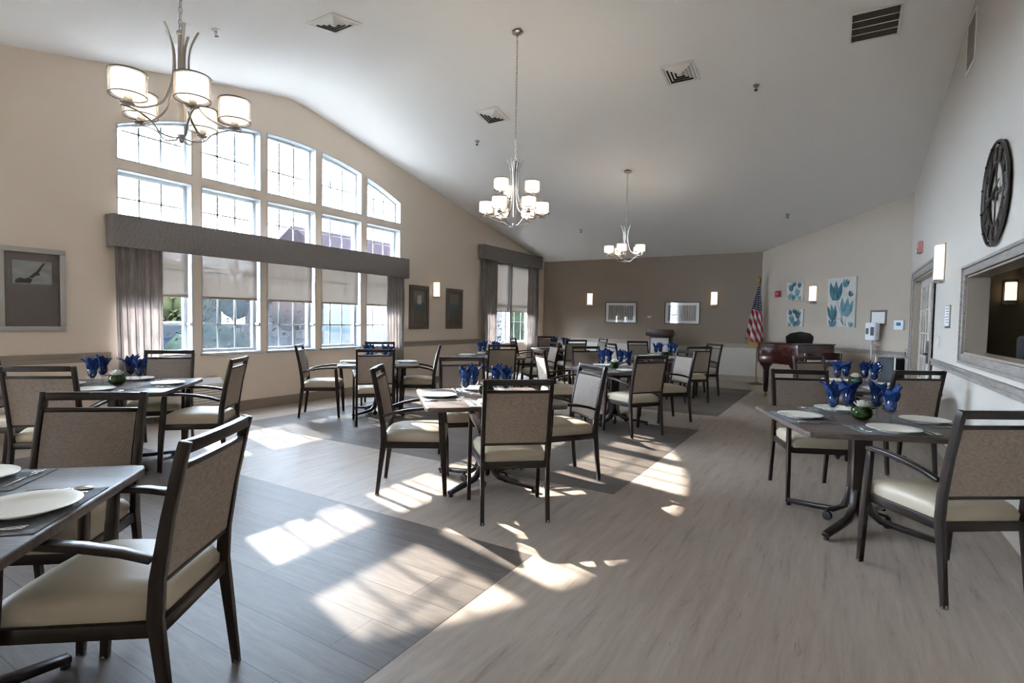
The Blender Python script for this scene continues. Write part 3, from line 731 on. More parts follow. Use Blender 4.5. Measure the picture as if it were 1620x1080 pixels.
# ------------------------------------------------------------------ chandeliers
BULB_W=0.6
def chandelier(cx,cy,zb,arms,upper,label,Rr=0.305):
    t=thing('chandelier',label,'chandelier',(cx,cy,0),0,'brushed nickel chandeliers')
    top=ceil_z(cy)
    m=MB(); m.lathe([(0.001,0.0),(0.055,-0.0005),(0.062,-0.012),(0.05,-0.022),(0.012,-0.028),(0.008,-0.05)],(0,0,top-0.012),20); m.build('ceiling_canopy', M['nickel'], t)
    zt=zb+(0.58 if not upper else 0.70)
    m=MB(); z=zt+0.03; k=0
    while z<top-0.055:
        pts=[]
        for i in range(12):
            a=2*pi*i/12; u,v=0.009*cos(a),0.021*sin(a)
            pts.append((u,0,z+0.018+v) if k%2 else (0,u,z+0.018+v))
        m.tube(pts,0.0022,5,closed=True); z+=0.0335; k+=1
    m.build('chain', M['nickel'], t)
    m=MB(); m.lathe([(0.014,zb+0.10),(0.014,zt-0.02),(0.02,zt-0.015),(0.02,zt+0.0),(0.006,zt+0.01)],n=12)
    m.lathe([(0.001,zb-0.015),(0.012,zb-0.008),(0.016,zb+0.005),(0.02,zb+0.02),(0.02,zb+0.03),(0.001,zb+0.035)],n=12)
    m.tube([(0.013*cos(a),0,zt+0.022+0.022*sin(a)) for a in [2*pi*i/14 for i in range(14)]],0.0035,6,closed=True)
    m.build('stem', M['nickel'], t)
    def curve(P):                                            # smooth curve through control points
        out=[]
        for i in range(len(P)-1):
            p0=P[max(i-1,0)];p1=P[i];p2=P[i+1];p3=P[min(i+2,len(P)-1)]
            for s in (0,.25,.5,.75):
                out.append(tuple(0.5*((2*b)+(-a+cc)*s+(2*a-5*b+4*cc-d)*s*s+(-a+3*b-3*cc+d)*s**3) for a,b,cc,d in zip(p0,p1,p2,p3)))
        out.append(P[-1]); return out
    sets=[(a,Rr,zb+0.11,True) for a in arms]+[(a,0.20,zb+0.33,False) for a in upper]
    for a,R,zs,lower in sets:
        ca,sa=cos(radians(a)),sin(radians(a))
        m=MB(); tip=zt-0.02
        P=[(0.085,tip+0.035),(0.07,tip+0.005),(0.046,tip-0.06),(0.038,tip-0.14),(0.046,zs+0.20),(0.09,zs+0.07),(0.17,zs+0.012),(R-0.03,zs-0.004),(R+0.035,zs+0.001)] if lower else [(0.04,zs-0.10),(0.07,zs-0.06),(0.12,zs-0.02),(R,zs-0.004),(R+0.03,zs+0.001)]
        m.tube([(r*ca,r*sa,z) for r,z in curve(P)],0.0075,7,flat=0.7)
        if lower:
            P=[(R+0.04,zs-0.018),(R-0.03,zs-0.02),(R-0.11,zs-0.055),(0.11,zb+0.012),(0.05,zb+0.004),(0.016,zb+0.012)]
            m.tube([(r*ca,r*sa,z) for r,z in curve(P)],0.006,7,flat=0.7)
        arm=m.build('arm', M['nickel'], t)
        x,y=R*ca,R*sa
        m=MB(); m.lathe([(0.008,zs-0.012),(0.03,zs+0.0),(0.012,zs+0.008),(0.02,zs+0.014),(0.02,zs+0.05),(0.018,zs+0.05)],(x,y,0),14); m.build('socket_cup', M['nickel'], arm)
        s0=zs+0.035; h=0.115; Rs=0.083
        m=MB(); m.lathe([(Rs,s0),(Rs,s0+h)],(x,y,0),28,cap=False); sh=m.build('lamp_shade', M['organza'], t, smooth=80)
        m=MB(); m.lathe([(0.022,s0+0.004),(Rs-0.02,s0+0.004),(Rs-0.012,s0+0.012),(Rs-0.012,s0+h-0.005),(Rs-0.016,s0+h-0.005)],(x,y,0),24,cap=False); m.build('inner_glass', M['lamp_glass'], sh, smooth=50)
        for zz in (s0,s0+h):
            m=MB(); m.tube([(x+Rs*cos(2*pi*i/28),y+Rs*sin(2*pi*i/28),zz) for i in range(28)],0.0028,5,closed=True); m.build('shade_rim', M['dark_metal'], sh)
        L=bpy.data.lights.new('bulb','POINT'); L.energy=BULB_W; L.color=(1.0,0.88,0.74); L.shadow_soft_size=0.03
        lo=bpy.data.objects.new('bulb',L); COL.objects.link(lo); lo.parent=sh; lo.location=(x,y,s0+h*0.62)
    return t
chandelier(-3.10,1.60,2.245,[56,128,200,272,344],[],'five-shade chandelier hanging before the big arched window',0.26)
chandelier(-3.10,5.12,2.335,[30,90,150,210,270,330],[15,135,255],'two-tier nine-shade chandelier on a long chain, mid room')
chandelier(-3.06,8.64,2.30,[-84,-12,60,132,204],[],'small-looking five-shade chandelier hung deepest, before the taupe wall',0.27)

# ------------------------------------------------------------------ wall lamps, pictures and fittings (local frame: x along wall, y out, z up)
def frame_at(T, s, z): return T@Matrix.Translation((s,0,z))
def wall_thing(name,label,cat,T,s,z,group=None):
    o=thing(name,label,cat,(0,0,0),0,group); o.matrix_world=frame_at(T,s,z)@Matrix.Identity(4); return o
# keep every wall frame right-handed: (along, out, up)
def fix(T):
    R=T.to_3x3()
    if R.determinant()<0:
        T=T.copy(); 
        for i in range(3): T[i][0]=-T[i][0]
    return T
TWf,TBf,TRf,CMf=fix(TW),fix(TB),fix(TR),fix(CM)
def at(T0,Tf,s,z):
    p=T0@Vector((s,0,z)); M4=Tf.copy(); M4.translation=p; return M4
def mounted(name,label,cat,M4,group=None):
    o=thing(name,label,cat,(0,0,0),0,group); o.matrix_world=M4; return o
def W_(s,z): return at(TW,TWf,s-YF,z)
def B_(s,z): return at(TB,TBf,s-XW,z)
def R_(s,z): return at(TR,TRf,s-YF,z)
def C_(s,z): return at(CM,CMf,s,z)
def sconce(M4,label,sc=1.0):
    t=mounted('wall_sconce',label,'wall lamp',M4,'lit wall sconces')
    w,h,d=0.066*sc,0.142*sc,0.085
    m=MB(); m.box(-w-0.012,w+0.012,0.0008,0.012,-h-0.03,h+0.02); m.build('back_plate', M['nickel'], t, bevel=0.003)
    m=MB(); pts=[(-w,0.0125),(-w,d*0.55),(-w*0.8,d*0.85),(-w*0.4,d),(w*0.4,d),(w*0.8,d*0.85),(w,d*0.55),(w,0.0125)]
    m.prism(pts,-h,h,2); m.build('glass_shade', M['sconce_glass'], t, bevel=0.003)
    m=MB(); m.box(-w-0.006,w+0.006,0.0125,d+0.006,-h-0.022,-h-0.0005)
    for sx in (-1,1): m.lathe([(0.001,-0.03),(0.01,-0.026),(0.01,-0.008),(0.001,-0.004)],(sx*w*0.6,d*0.6,-h-0.01),10)
    m.build('bracket', M['nickel'], t, bevel=0.002)
    return t
sconce(W_(8.45,1.885),'lit wall sconce between the pair of slim dark pictures')
sconce(B_(-5.565,1.885),'lit sconce on the taupe wall nearer the window corner')
sconce(B_(-2.475,1.885),'lit sconce on the taupe wall nearer the flag')
sconce(Matrix(((-1,0,0,1.325),(0,-1,0,6.549),(0,0,1,1.64),(0,0,0,1))),'small lit sconce inside the dim room behind the pass-through',0.58)
sconce(C_(1.54,1.915),'lit sconce between the blue flower canvases')
sconce(R_(7.38,2.0),'large lit sconce beside the french doors and pass-through',1.3)

def art_mat(name, build):
    m, nt, b, out = new_mat(name); setin(b, Roughness=0.6); build(nt,b); return m
def art_barcode(nt,b):
    w=N(nt,'ShaderNodeTexWave',wave_type='BANDS',bands_direction='X'); setin(w,Scale=7.5,Distortion=6.0,Detail=4.0,Detail_Scale=2.0)
    nt.links.new(coords(nt,(1,1,0.12)),w.inputs['Vector'])
    nt.links.new(ramp(nt,w.outputs['Fac'],[(0.2,(0.16,0.145,0.13)),(0.8,(0.36,0.34,0.31))]),b.inputs['Base Color'])
M['art_stripes']=art_mat('grey_stripe_print',art_barcode)
def art_crane(nt,b):
    g=N(nt,'ShaderNodeTexNoise'); setin(g,Scale=7.0,Detail=5.0); nt.links.new(coords(nt,(1,1,2)),g.inputs['Vector'])
    nt.links.new(ramp(nt,g.outputs['Fac'],[(0.3,(0.30,0.31,0.29)),(0.7,(0.46,0.46,0.43))]),b.inputs['Base Color'])
M['art_sky']=art_mat('pale_sky_photo',art_crane)
def art_slim(nt,b):
    tc=N(nt,'ShaderNodeTexCoord'); sp=N(nt,'ShaderNodeSeparateXYZ'); nt.links.new(tc.outputs['Object'],sp.inputs[0])
    g=N(nt,'ShaderNodeTexNoise'); setin(g,Scale=14.0,Detail=3.0); nt.links.new(tc.outputs['Object'],g.inputs['Vector'])
    a=N(nt,'ShaderNodeMath',operation='MULTIPLY_ADD'); a.inputs[1].default_value=0.08; nt.links.new(g.outputs['Fac'],a.inputs[0]); nt.links.new(sp.outputs['Z'],a.inputs[2])
    mr=N(nt,'ShaderNodeMapRange'); setin(mr,From_Min=-0.4,From_Max=0.4); nt.links.new(a.outputs[0],mr.inputs['Value'])
    nt.links.new(ramp(nt,mr.outputs['Result'],[(0.0,(0.14,0.115,0.10)),(0.48,(0.16,0.14,0.115)),(0.53,(0.11,0.17,0.20)),(0.64,(0.11,0.20,0.25)),(0.67,(0.26,0.26,0.21)),(0.9,(0.30,0.29,0.24)),(1.0,(0.16,0.135,0.11))]),b.inputs['Base Color'])
M['art_slim']=art_mat('muted_landscape_print',art_slim)
def framed(name,M4,w,h,fw,label,frame,matmat,group=None,dep=0.03):
    t=mounted(name,label,'picture',M4,group)
    m=MB()
    def fr(w0,h0,w1,h1,y0,y1):
        m.box(-w0,w0,y0,y1,h1,h0); m.box(-w0,w0,y0,y1,-h0,-h1); m.box(-w0,-w1,y0,y1,-h1,h1); m.box(w1,w0,y0,y1,-h1,h1)
    fr(w/2,h/2,w/2-fw,h/2-fw,0.001,dep); m.build('frame', frame, t, bevel=0.005)
    m=MB(); m.box(-w/2+fw-0.002,w/2-fw+0.002,0.004,0.012,-h/2+fw-0.002,h/2-fw+0.002); m.build('mat_board', matmat, t, smooth=0)
    m=MB(); m.box(-w/2+fw-0.001,w/2-fw+0.001,dep*0.62,dep*0.62+0.002,-h/2+fw-0.001,h/2-fw+0.001); m.build('cover_glass', M['art_glass'], t, smooth=0)
    return t
p=framed('framed_picture',W_(2.135,1.52),0.535,0.835,0.05,'silver-framed picture of a dark crane on brown mat, on the window wall',M['silver_frame'],M['dark_mat'])
m=MB(); m.box(-0.155,0.155,0.0125,0.0145,0.055,0.285); m.build('print', M['art_sky'], p, smooth=0)
m=MB()   # crane silhouette in the print
for pts in ([(-0.135,0.062),(-0.02,0.062),(0.0,0.10),(-0.03,0.12),(-0.06,0.105),(-0.10,0.115),(-0.135,0.09)],[(-0.03,0.12),(0.0,0.115),(0.045,0.16),(0.10,0.268),(0.085,0.272),(0.03,0.185),(-0.005,0.15)],[(0.03,0.14),(0.06,0.15),(0.055,0.165),(0.03,0.165)]):
    m.prism([(-x,z) for x,z in pts],0.0146,0.0152,1)
m.build('silhouette', M['dark_metal'], p, smooth=0)
for s,lab in ((7.955,'slim bronze-framed landscape picture beside the big window curtain'),(9.07,'slim bronze-framed landscape picture beside the small window curtain')):
    p=framed('framed_picture',W_(s,1.515),0.565,0.835,0.055,lab,M['bronze_frame'],M['dark_mat'])
    m=MB(); m.box(-0.15,0.15,0.0125,0.0145,-0.31,0.31); m.build('print', M['art_slim'], p, smooth=0)
for s,lab in ((-4.72,'white-matted grey print on taupe wall nearer the window corner'),(-3.20,'white-matted grey print on taupe wall nearer the flag')):
    p=framed('framed_picture',B_(s,1.54),0.83,0.53,0.018,lab,M['walnut'],M['paper'])
    m=MB(); m.box(-0.33,0.33,0.0125,0.0145,-0.185,0.185); m.build('print', M['art_stripes'], p, smooth=0)
# blue flower canvases
M['canvas']=plain('off_white_canvas',(0.56,0.545,0.50),0.85,var=0.06,scale=20)
def teal(name,c1,c2):
    def f(nt,b):
        g=N(nt,'ShaderNodeTexNoise'); setin(g,Scale=16.0,Detail=6.0); nt.links.new(coords(nt,(1,1,0.5)),g.inputs['Vector'])
        nt.links.new(ramp(nt,g.outputs['Fac'],[(0.3,c1),(0.7,c2)]),b.inputs['Base Color'])
    return art_mat(name,f)
M['teal']=teal('teal_watercolour',(0.012,0.06,0.085),(0.07,0.21,0.26)); M['teal2']=teal('pale_teal_watercolour',(0.03,0.12,0.16),(0.18,0.33,0.37)); M['stem']=plain('painted_stem',(0.13,0.16,0.15),0.8)
def tulip(m,cx,cz,w,h,y,rot=0.0):
    c,s=cos(rot),sin(rot)
    def tr(x,z): return (cx+c*x-s*z, cz+s*x+c*z)
    for sgn,off,ww,hh in ((-1,-0.26,0.42,0.95),(1,0.26,0.42,0.92),(0,0.0,0.46,1.0)):
        pts=[]
        for k in range(9):
            u=k/8; pts.append(tr(w*(off*(0.5+u)-ww*0.5*sin(pi*(0.12+0.88*u))*(1-0.35*u)), h*hh*u-h*0.45))
        for k in range(8,-1,-1):
            u=k/8; pts.append(tr(w*(off*(0.5+u)+ww*0.5*sin(pi*(0.12+0.88*u))*(1-0.35*u)), h*hh*u-h*0.45))
        y+=0.0004; m.prism([(-x,z) for x,z in pts],y-0.0003,y,1)
def canvas(M4,w,h,label,flowers,stems):
    t=mounted('flower_canvas',label,'painting',M4,'blue flower canvases')
    m=MB(); m.box(-w/2,w/2,0.001,0.03,-h/2,h/2); m.build('canvas', M['canvas'], t, bevel=0.003)
    m=MB()
    for pts in stems: 
        for (x0,z0),(x1,z1) in zip(pts,pts[1:]): m.bar([(-x0,0.0304,z0),(-x1,0.0304,z1)],0.008,0.0004,side=(0,0,1) if abs(x1-x0)>abs(z1-z0) else (1,0,0))
    m.build('painted_stems', M['stem'], t, smooth=0)
    for i,(cx,cz,fw,fh,rot) in enumerate(flowers):
        q=MB(); tulip(q,cx,cz,fw,fh,0.0308+0.0012*i,rot); q.build('painted_flower', M['teal' if i%2==0 else 'teal2'], t, smooth=0)
canvas(C_(2.215,1.73),0.63,0.90,'tall canvas of big teal tulips beside the corner sconce',
  [(-0.12,0.2,0.34,0.36,0.0),(0.13,-0.1,0.32,0.34,-0.15),(-0.18,-0.19,0.24,0.3,0.2),(0.10,0.34,0.16,0.16,-0.3),(-0.17,-0.38,0.2,0.14,0.0),(0.24,-0.4,0.12,0.1,0.0),(0.22,0.14,0.12,0.09,-0.6)],
  [[(-0.12,0.1),(-0.02,-0.15),(0.08,-0.43)],[(0.13,-0.22),(0.12,-0.43)],[(-0.16,-0.3),(-0.02,-0.3),(0.14,-0.43)]])
sm=[(-0.1,0.08,0.16,0.17,0.3),(0.08,-0.02,0.15,0.18,-0.3),(0.13,0.12,0.12,0.12,0.1),(-0.13,-0.1,0.13,0.13,0.5),(-0.02,-0.12,0.12,0.12,-0.2),(0.15,-0.14,0.1,0.09,0.2),(0.0,0.14,0.1,0.1,0.0)]
canvas(C_(1.05,1.985),0.45,0.37,'small teal flower canvas, upper of the pair by the fire alarm',sm,[[(-0.1,0.0),(-0.04,-0.16)],[(0.08,-0.1),(0.03,-0.16)]])
canvas(C_(1.07,1.445),0.45,0.345,'small teal flower canvas, lower of the pair by the fire alarm',[(x*-0.9,z*0.95,w,h,-r) for x,z,w,h,r in sm],[[(0.1,0.0),(0.04,-0.15)],[(-0.08,-0.1),(-0.03,-0.15)]])
# fire alarm, exit strobe, notice, switch plates, thermostat
t=mounted('fire_alarm','red fire alarm box between the flag and small canvases','alarm',C_(0.555,1.95))
m=MB(); m.box(-0.065,0.065,0.001,0.045,-0.065,0.065); m.build('housing', M['red'], t, bevel=0.008)
m=MB(); m.box(-0.04,0.02,0.0455,0.056,-0.015,0.03); m.build('strobe', M['vent_white'], t, bevel=0.004)
t=mounted('wall_mounted_strobe','faded red strobe light above the french doors','alarm',R_(9.3,2.40))
m=MB(); m.box(-0.09,0.09,0.001,0.05,-0.08,0.08); m.build('housing', M['pink'], t, bevel=0.01)
m=MB(); m.box(-0.05,0.05,0.051,0.066,-0.07,-0.01); m.build('lens', M['vent_white'], t, bevel=0.006)
t=mounted('wall_notice','small framed paper notice under the large sconce','sign',R_(6.95,1.415))
m=MB(); m.box(-0.14,0.14,0.001,0.012,-0.115,0.115); m.build('frame', M['nickel'], t, bevel=0.003)
m=MB(); m.box(-0.125,0.125,0.0122,0.0135,-0.10,0.10); m.build('paper', M['paper'], t, smooth=0)
m=MB()
for k in range(6): m.box(-0.1,0.1-0.03*(k%3),0.0136,0.0138,0.075-0.028*k,0.083-0.028*k)
m.build('print_lines', M['grey_cart'], t, smooth=0)
t=mounted('light_switch','pale switch plate on the wall below the notice','switch',R_(7.5,1.15))
m=MB(); m.box(-0.035,0.035,0.001,0.007,-0.06,0.06); m.build('plate', M['paint_pale'], t, bevel=0.002)
m=MB(); m.box(-0.012,0.012,0.0072,0.012,-0.025,0.025); m.build('rocker', M['white_plastic'], t, bevel=0.002)
t=mounted('wall_outlet','pale cover plate between the two grey prints','outlet',B_(-3.99,1.44))
m=MB(); m.box(-0.06,0.06,0.001,0.007,-0.035,0.035); m.build('plate', M['trim_taupe'], t, bevel=0.002)
m=MB(); m.box(-0.03,0.03,0.0072,0.009,-0.014,0.014); m.build('socket', M['paint_pale'], t, bevel=0.001)
t=mounted('wall_thermostat','white control box with blue screen beside the door casing','thermostat',C_(3.385,1.33))
m=MB(); m.box(-0.085,0.085,0.001,0.045,-0.08,0.08); m.build('housing', M['white_plastic'], t, bevel=0.012)
m=MB(); m.box(-0.05,0.03,0.0455,0.047,-0.01,0.045); m.build('screen', plain('blue_screen',(0.05,0.22,0.42),0.2), t, bevel=0.002)
t=mounted('sign_holder','small bronze-framed notice above the sanitizer dispenser','sign',C_(2.985,1.45))
m=MB(); m.box(-0.155,0.155,0.001,0.014,-0.125,0.125); m.build('frame', M['bronze_frame'], t, bevel=0.004)
m=MB(); m.box(-0.125,0.125,0.0142,0.0155,-0.095,0.095); m.build('paper', M['paper'], t, smooth=0)
# sanitizer stand
sp=CM@Vector((3.0,0.14,0)); t=thing('sanitizer_stand','white hand sanitizer dispenser on a slim stand by the corner wall','dispenser',sp,math.atan2(CN.y,CN.x)-pi/2)
m=MB(); m.lathe([(0.13,0.0),(0.13,0.012),(0.02,0.02)],n=20); m.build('base', M['nickel'], t)
m=MB(); m.lathe([(0.014,0.015),(0.014,1.08)],n=12); m.build('pole', M['nickel'], t)
m=MB(); m.box(-0.10,0.10,-0.06,0.05,1.07,1.37); m.build('housing', M['white_plastic'], t, bevel=0.025, seg=3)
m=MB(); m.box(-0.085,-0.02,0.0505,0.058,1.15,1.29); m.box(0.02,0.07,0.0505,0.058,1.17,1.27); m.build('window', M['grey_cart'], t, bevel=0.004)
m=MB(); m.box(-0.11,0.11,-0.07,0.12,0.985,1.0); m.build('drip_tray', M['lilac_plastic'], t, bevel=0.004)
# grey cart
t=thing('service_cart','dark cart with metal frame parked between dispenser stand and french doors','cart',(0.72,10.14,0),radians(-40))
m=MB()
for x in (-0.15,0.15):
    m.tube([(x,-0.13,0.07),(x,-0.13,0.84),(x,0.13,0.84),(x,0.13,0.07)],0.013,8)
m.tube([(-0.15,-0.13,0.84),(0.15,-0.13,0.84)],0.013,8); m.tube([(-0.15,0.13,0.84),(0.15,0.13,0.84)],0.013,8)
m.build('cart_frame', M['nickel'], t)
m=MB(); m.box(-0.135,0.135,-0.115,0.115,0.12,0.82); m.build('cart_bag', plain('charcoal_cart_cloth',(0.035,0.037,0.042),0.6), t, bevel=0.02)
m=MB(); m.tube([(-0.136+0.075*sin(a),-0.1165,0.66+0.085*cos(a)) for a in [pi*i/12 for i in range(13)]],0.012,8); m.build('handle', M['black'], t)
m=MB(); m.box(-0.13,-0.07,-0.118,-0.1152,0.585,0.735); m.build('paper_tag', M['paper'], t, smooth=0)
for x in (-0.15,0.15):
    for y in (-0.13,0.13):
        m=MB(); m.T=Matrix.Translation((x,y,0.035))@Matrix.Rotation(pi/2,4,'X'); m.lathe([(0.02,-0.012),(0.034,-0.01),(0.034,0.01),(0.02,0.012)],n=14); m.build('wheel', M['rubber'], t)

# iron wall clock
t=mounted('wall_clock','large open grey iron clock above the pass-through','clock',R_(5.12,2.265))
def circ(r,y,n=48): return [(r*cos(2*pi*i/n),y,r*sin(2*pi*i/n)) for i in range(n)]
m=MB(); m.tube(circ(0.365,0.028),0.011,8,closed=True); m.tube(circ(0.345,0.016),0.006,6,closed=True); m.build('outer_ring', M['iron'], t)
m=MB()
n=48
secs=[[(r*cos(2*pi*i/n),y,r*sin(2*pi*i/n)) for r,y in ((0.335,0.012),(0.335,0.022),(0.225,0.022),(0.225,0.012))] for i in range(n)]
m.loft(secs,closed=True); m.tube(circ(0.225,0.022),0.008,6,closed=True); m.tube(circ(0.335,0.022),0.008,6,closed=True); m.build('chapter_ring', M['iron'], t)
m=MB(); m.tube(circ(0.05,0.02,24),0.008,6,closed=True)
for a in (pi/2,-pi/2): m.bar([(0.04*cos(a),0.02,0.04*sin(a)),(0.225*cos(a),0.02,0.225*sin(a))],0.016,0.008,side=(1,0,0))
for a in (0,pi): m.bar([(0.04*cos(a),0.02,0.04*sin(a)),(0.225*cos(a),0.02,0.225*sin(a))],0.016,0.008,side=(0,0,1))
m.build('spokes', M['iron'], t)
for h in range(12):
    a=pi/2-h*pi/6; e=Vector((cos(a),0,sin(a))); s=Vector((-sin(a),0,cos(a))); q=MB()
    for o in ((-0.02,0,0.02) if h%3==0 else (-0.012,0.012)):
        q.bar([e*0.238+s*o+Vector((0,0.026,0)),e*0.322+s*o+Vector((0,0.026,0))],0.011,0.007,side=tuple(s))
    q.build('numeral', M['dark_metal'], t)
for k in range(12):
    a=pi/12+k*pi/6; m=MB(); m.sphere((0.35*cos(a),0.034,0.35*sin(a)),0.012,8); m.build('rivet', M['dark_metal'], t)
for nm,a,L,w in (('hour_hand',radians(158),0.19,0.022),('minute_hand',radians(-18),0.29,0.017)):
    q=MB(); e=Vector((cos(a),0,sin(a))); s=(-sin(a),0,cos(a)); y=Vector((0,0.038,0))
    q.bar([-e*0.05+y,e*0.0+y,e*L*0.6+y,e*L+y],[w,w,w*1.5,0.003],0.004,side=s); q.lathe([(0.001,0),(0.02,0.0)],(0,0,0),12); q.build(nm, M['dark_metal'], t)

# ------------------------------------------------------------------ ceiling vents, sprinklers, wall grille, heater
def ceil_frame(x,y):
    s=-SLOPE if y>RIDGE_Y else SLOPE; a=math.atan(s)
    n=Vector((0,sin(a),-cos(a)))                      # down, out of the ceiling
    u=Vector((1,0,0)); v=n.cross(u).normalized()
    M4=Matrix(((u.x,v.x,n.x,x),(u.y,v.y,n.y,y),(u.z,v.z,n.z,ceil_z(y)),(0,0,0,1))); return M4
def diffuser(x,y,label):
    t=mounted('ceiling_vent',label,'vent',ceil_frame(x,y),'square ceiling vents')
    m=MB(); h=0.19
    def fr(a,b,z0,z1):
        m.box(-a,a,-a,-b,z0,z1); m.box(-a,a,b,a,z0,z1); m.box(-a,-b,-b,b,z0,z1); m.box(b,a,-b,b,z0,z1)
    fr(h,h-0.03,0.001,0.012); m.build('frame', M['vent_white'], t, bevel=0.003)
    m=MB(); m.box(-h+0.02,h-0.02,-h+0.02,h-0.02,0.0012,0.004); m.build('backing', M['vent_dark'], t, smooth=0)
    m=MB()
    for k in range(4):
        a=h-0.035-0.038*k
        for r in range(4):
            m.T=Matrix.Rotation(r*pi/2,4,'Z'); m.add([(-a,-a,0.008),(a,-a,0.008),(a-0.026,-a+0.026,0.026),(-a+0.026,-a+0.026,0.026),(-a,-a,0.005),(a,-a,0.005),(a-0.026,-a+0.026,0.023),(-a+0.026,-a+0.026,0.023)],[(0,1,2,3),(7,6,5,4),(0,4,5,1),(2,6,7,3),(1,5,6,2),(0,3,7,4)])
    m.T=Matrix.Identity(4); m.box(-0.02,0.02,-0.02,0.02,0.02,0.028); m.build('louvers', M['vent_white'], t, smooth=0)
diffuser(-4.37,3.71,'square white ceiling vent before the ridge, above the big window side')
diffuser(-4.34,6.51,'square white ceiling vent beside the long chandelier chain')
diffuser(-1.69,6.48,'square white ceiling vent beyond the chandeliers toward the clock wall')
t=mounted('return_grille','large rectangular return grille with four dark slots on ceiling','vent',ceil_frame(0.20,6.385))
m=MB(); w,h=0.21,0.225
m.box(-w,w,-h,-h+0.02,0.001,0.012); m.box(-w,w,h-0.02,h,0.001,0.012); m.box(-w,-w+0.02,-h+0.02,h-0.02,0.001,0.012); m.box(w-0.02,w,-h+0.02,h-0.02,0.001,0.012)
for k in (1,2,3): y=-h+0.02+(2*h-0.04)*k/4; m.box(-w+0.02,w-0.02,y-0.005,y+0.005,0.001,0.011)
m.build('frame', M['vent_white'], t, bevel=0.002)
m=MB(); m.box(-w+0.015,w-0.015,-h+0.015,h-0.015,0.001,0.003); m.build('backing', M['vent_dark'], t, smooth=0)
m=MB()
for k in range(24):
    y=-h+0.03+(2*h-0.06)*k/23; m.box(-w+0.02,w-0.02,y-0.002,y+0.002,0.003,0.007)
m.build('fins', M['bronze_frame'], t, smooth=0)
t=mounted('wall_grille','narrow tall grille high on the clock wall','vent',R_(6.42,3.90))
m=MB(); w,h=0.2,0.24
m.box(-w,w,0.001,0.012,-h,-h+0.025); m.box(-w,w,0.001,0.012,h-0.025,h); m.box(-w,-w+0.025,0.001,0.012,-h+0.025,h-0.025); m.box(w-0.025,w,0.001,0.012,-h+0.025,h-0.025); m.build('frame', M['vent_white'], t, bevel=0.002)
m=MB()
for k in range(14): z=-h+0.04+(2*h-0.08)*k/13; m.box(-w+0.025,w-0.025,0.002,0.009,z-0.006,z+0.006)
m.build('fins', M['trim_taupe'], t, smooth=0)
m=MB(); m.box(-w+0.02,w-0.02,0.0008,0.0018,-h+0.02,h-0.02); m.build('backing', M['vent_dark'], t, smooth=0)
for x,y,lab in ((-5.28,3.05,'sprinkler head beside the five-shade chandelier chain'),(-4.97,7.05,'sprinkler head under the vent beside the long chain'),(-0.93,7.0,'sprinkler head near the return grille'),(-4.93,11.0,'sprinkler head deep in the room before the taupe wall'),(-0.86,11.04,'sprinkler head above the flag and piano')):
    t=mounted('ceiling_sprinkler',lab,'sprinkler',ceil_frame(x,y),'ceiling sprinklers')
    m=MB(); m.lathe([(0.001,0.001),(0.038,0.001),(0.034,0.008),(0.014,0.012),(0.014,0.03),(0.001,0.031)],n=16); m.build('escutcheon', M['nickel'], t)
    m=MB(); m.tube([(0.011,0,0.03),(0.014,0,0.045),(0.004,0,0.06)],0.003,6); m.tube([(-0.011,0,0.03),(-0.014,0,0.045),(-0.004,0,0.06)],0.003,6); m.lathe([(0.004,0.058),(0.02,0.062),(0.02,0.064),(0.004,0.066)],n=14); m.build('deflector', M['dark_metal'], t)
t=mounted('wall_heater','white louvred heater unit under the window behind the crane-picture table','heater',W_(3.45,0.0))
m=MB(); m.prism([(0.02,0.10),(0.19,0.10),(0.19,0.43),(0.12,0.50),(0.02,0.50)],-0.54,0.54,0); m.build('cabinet', M['vent_white'], t, bevel=0.008)
m=MB()
for k in range(8): z=0.15+0.033*k; m.box(-0.5,0.5,0.1905,0.194,z,z+0.010)
m.build('louvers', M['trim_taupe'], t, smooth=0)

